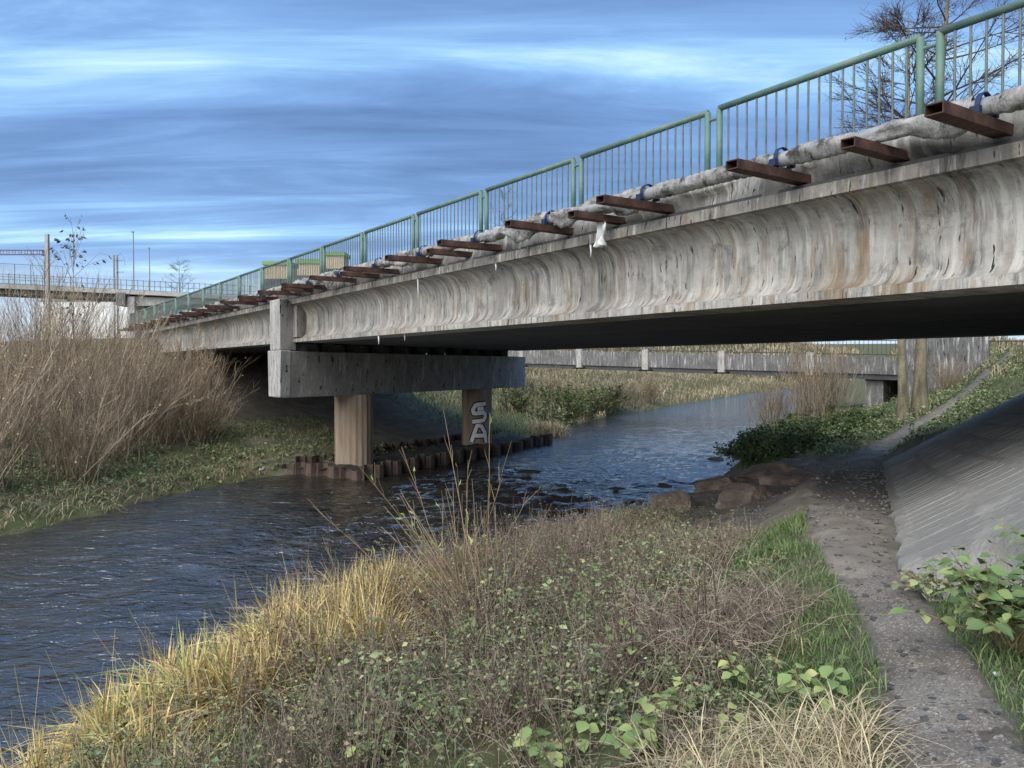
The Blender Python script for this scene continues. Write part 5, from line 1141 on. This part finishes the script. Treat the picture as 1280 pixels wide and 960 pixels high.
v = Veg(); B = scatter(52000, 7, 40, 20, 48, lambda x, y: (dR(x, y) > .4) & (path_dist(x, y) > .1) & ((to_bridge(x, y)[1] > 21.2) | (dR(x, y) < 2.0))); n_ = len(B)
blades(v, B, U_(.10, .40, n_), U_(.006, .014, n_), .4, U_(.3, 1, n_), np.clip(.42 + .35*wob(B[:, 0], B[:, 1], .9) + rng.normal(size=n_)*.2, 0, 1)); tag(v.build('slope_grass', M['v_grass']), 'grass on the right bank beyond the bridge', 'grass', kind='stuff')
v = Veg(); vs2 = Veg(); B = scatter(5200, 9, 32, 22, 44, lambda x, y: (dR(x, y) > 1) & (path_dist(x, y) > .15) & (to_bridge(x, y)[1] > 20.8) & (wob(x, y, .8, 3) > -.2)); n_ = len(B)
leafy(v, B, U_(.15, .55, n_), .4, 9, .06, .13, .5, .25, vs2); tag(v.build('slope_weeds', M['v_cover']), 'weeds along the rising path beyond the bridge', 'weeds', kind='stuff'); tag(vs2.build('slope_stalks', M['v_straw']), 'pale stalks along the rising path', 'stalks', kind='stuff')
v = Veg(); B = scatter(6000, 15, 30, 30, 44, lambda x, y: (dR(x, y) > 6) & (path_dist(x, y) > .3) & (wob(x, y, .7, 8) > .1)); n_ = len(B); blades(v, B, U_(.3, .8, n_), U_(.006, .014, n_), .3, U_(.2, .8, n_), U_(0, 1, n_)); tag(v.build('slope_straw', M['v_straw']), 'dry tan grass at the foot of the wing wall', 'grass', kind='stuff')

v = Veg(); B = scatter(16000, 10, 150, 150, 270, lambda x, y: np.maximum(*dists(x, y)) > 2); n_ = len(B)
blades(v, B, U_(1.0, 2.6, n_), U_(.05, .16, n_), .3, U_(.1, .6, n_), np.clip(.45 + .4*wob(B[:, 0], B[:, 1], .12) + rng.normal(size=n_)*.2, 0, 1)); tag(v.build('far_scrub', M['v_reed']), 'pale scrub closing the valley beyond the old bridge', 'scrub', kind='stuff')

# ---- trees
def tree(name, label, base, top, r0, nl1, nl2, nl3, crown0, spread_len, cones=0, group=None):
    base = np.array(base, float); top = np.array(top, float); K = 14; t = np.linspace(0, 1, K)[:, None]
    P = (base + (top - base) * t + np.stack([.16*np.sin(t[:, 0]*5 + base[0]), .12*np.sin(t[:, 0]*4 + 1), 0*t[:, 0]], 1) * np.sin(t*np.pi))[None]
    rad = r0 * (1 - .93*np.linspace(0, 1, K)**.75); rad[0] *= 1.35; tr = Veg().tubes(P, rad[None], np.array([.5]), 12); w_ = Veg()
    tt_ = np.sort(U_(crown0, .98, nl1)); C, T = at_t(np.repeat(P, nl1, 0), tt_); az_ = np.arange(nl1)*2.4 + rng.normal(size=nl1)*.4; D = np.stack([np.cos(az_), np.sin(az_), U_(.05, .75, nl1)], 1)
    L = spread_len * (1.12 - .85*(tt_ - crown0)/(1 - crown0)) * U_(.65, 1.15, nl1); P1_ = arcs(C, D, L, U_(-.22, .05, nl1), 8, .06); rr_ = np.interp(tt_, np.linspace(0, 1, K), rad)*.45
    w_.tubes(P1_, rr_[:, None]*np.linspace(1, .2, 8)[None], U_(.2, 1, nl1), 5); P2_, _ = kids(P1_, nl2, .2, .97, spread_len*.36, .5, .12, 6, .0, .08); w_.tubes(P2_, tp(len(P2_), 6, .016, .005), U_(0, 1, len(P2_)))
    P3_, _ = kids(P2_, nl3, .15, .97, spread_len*.16, .55, .1, 5, .0, .09); w_.tubes(P3_, tp(len(P3_), 5, .007, .003), U_(0, 1, len(P3_)))
    o = empty(name, tuple(base)); tag(o, label, 'tree', group); tr.build('trunk', M['v_bark'], o, base); w_.build('crown', M['v_twig'], o, base)['kind'] = 'stuff'
    if cones:
        cv = Veg(); C, T = at_t(P3_[rng.integers(0, len(P3_), cones)], U_(.3, 1, cones)); ll = U_(.03, .07, cones); cv.leaves(C, randdir(cones), randdir(cones), ll, ll*.4, U_(0, 1, cones)); cv.build('cones', M['v_twig'], o, base)['kind'] = 'stuff'
    return o
tree('alder_tree', 'right-hand bare alder rising behind the railing, trunk tall and dark', (16.3, 32.0, Hs(16.3, 32) - .1), (17.7, 32.6, 24), .27, 64, 11, 8, .26, 5.0, 2600, 'bare alders behind the bridge')
tree('alder_tree', 'left-hand bare alder behind the railing, shorter and slimmer', (15.35, 31.4, Hs(15.35, 31.4) - .1), (15.6, 31.8, 17.5), .20, 44, 10, 8, .36, 3.4, 1800, 'bare alders behind the bridge')
tree('bare_tree', 'small faint bare tree beyond the overpass', (-63, 152, 9), (-63, 152, 23.5), .25, 30, 7, 4, .25, 5.0)
tree('bare_tree', 'bare tree seen through the railing near the middle of the bridge', (-1.0, 92, 4.5), (-.8, 92, 24.0), .25, 30, 7, 5, .35, 4.0)
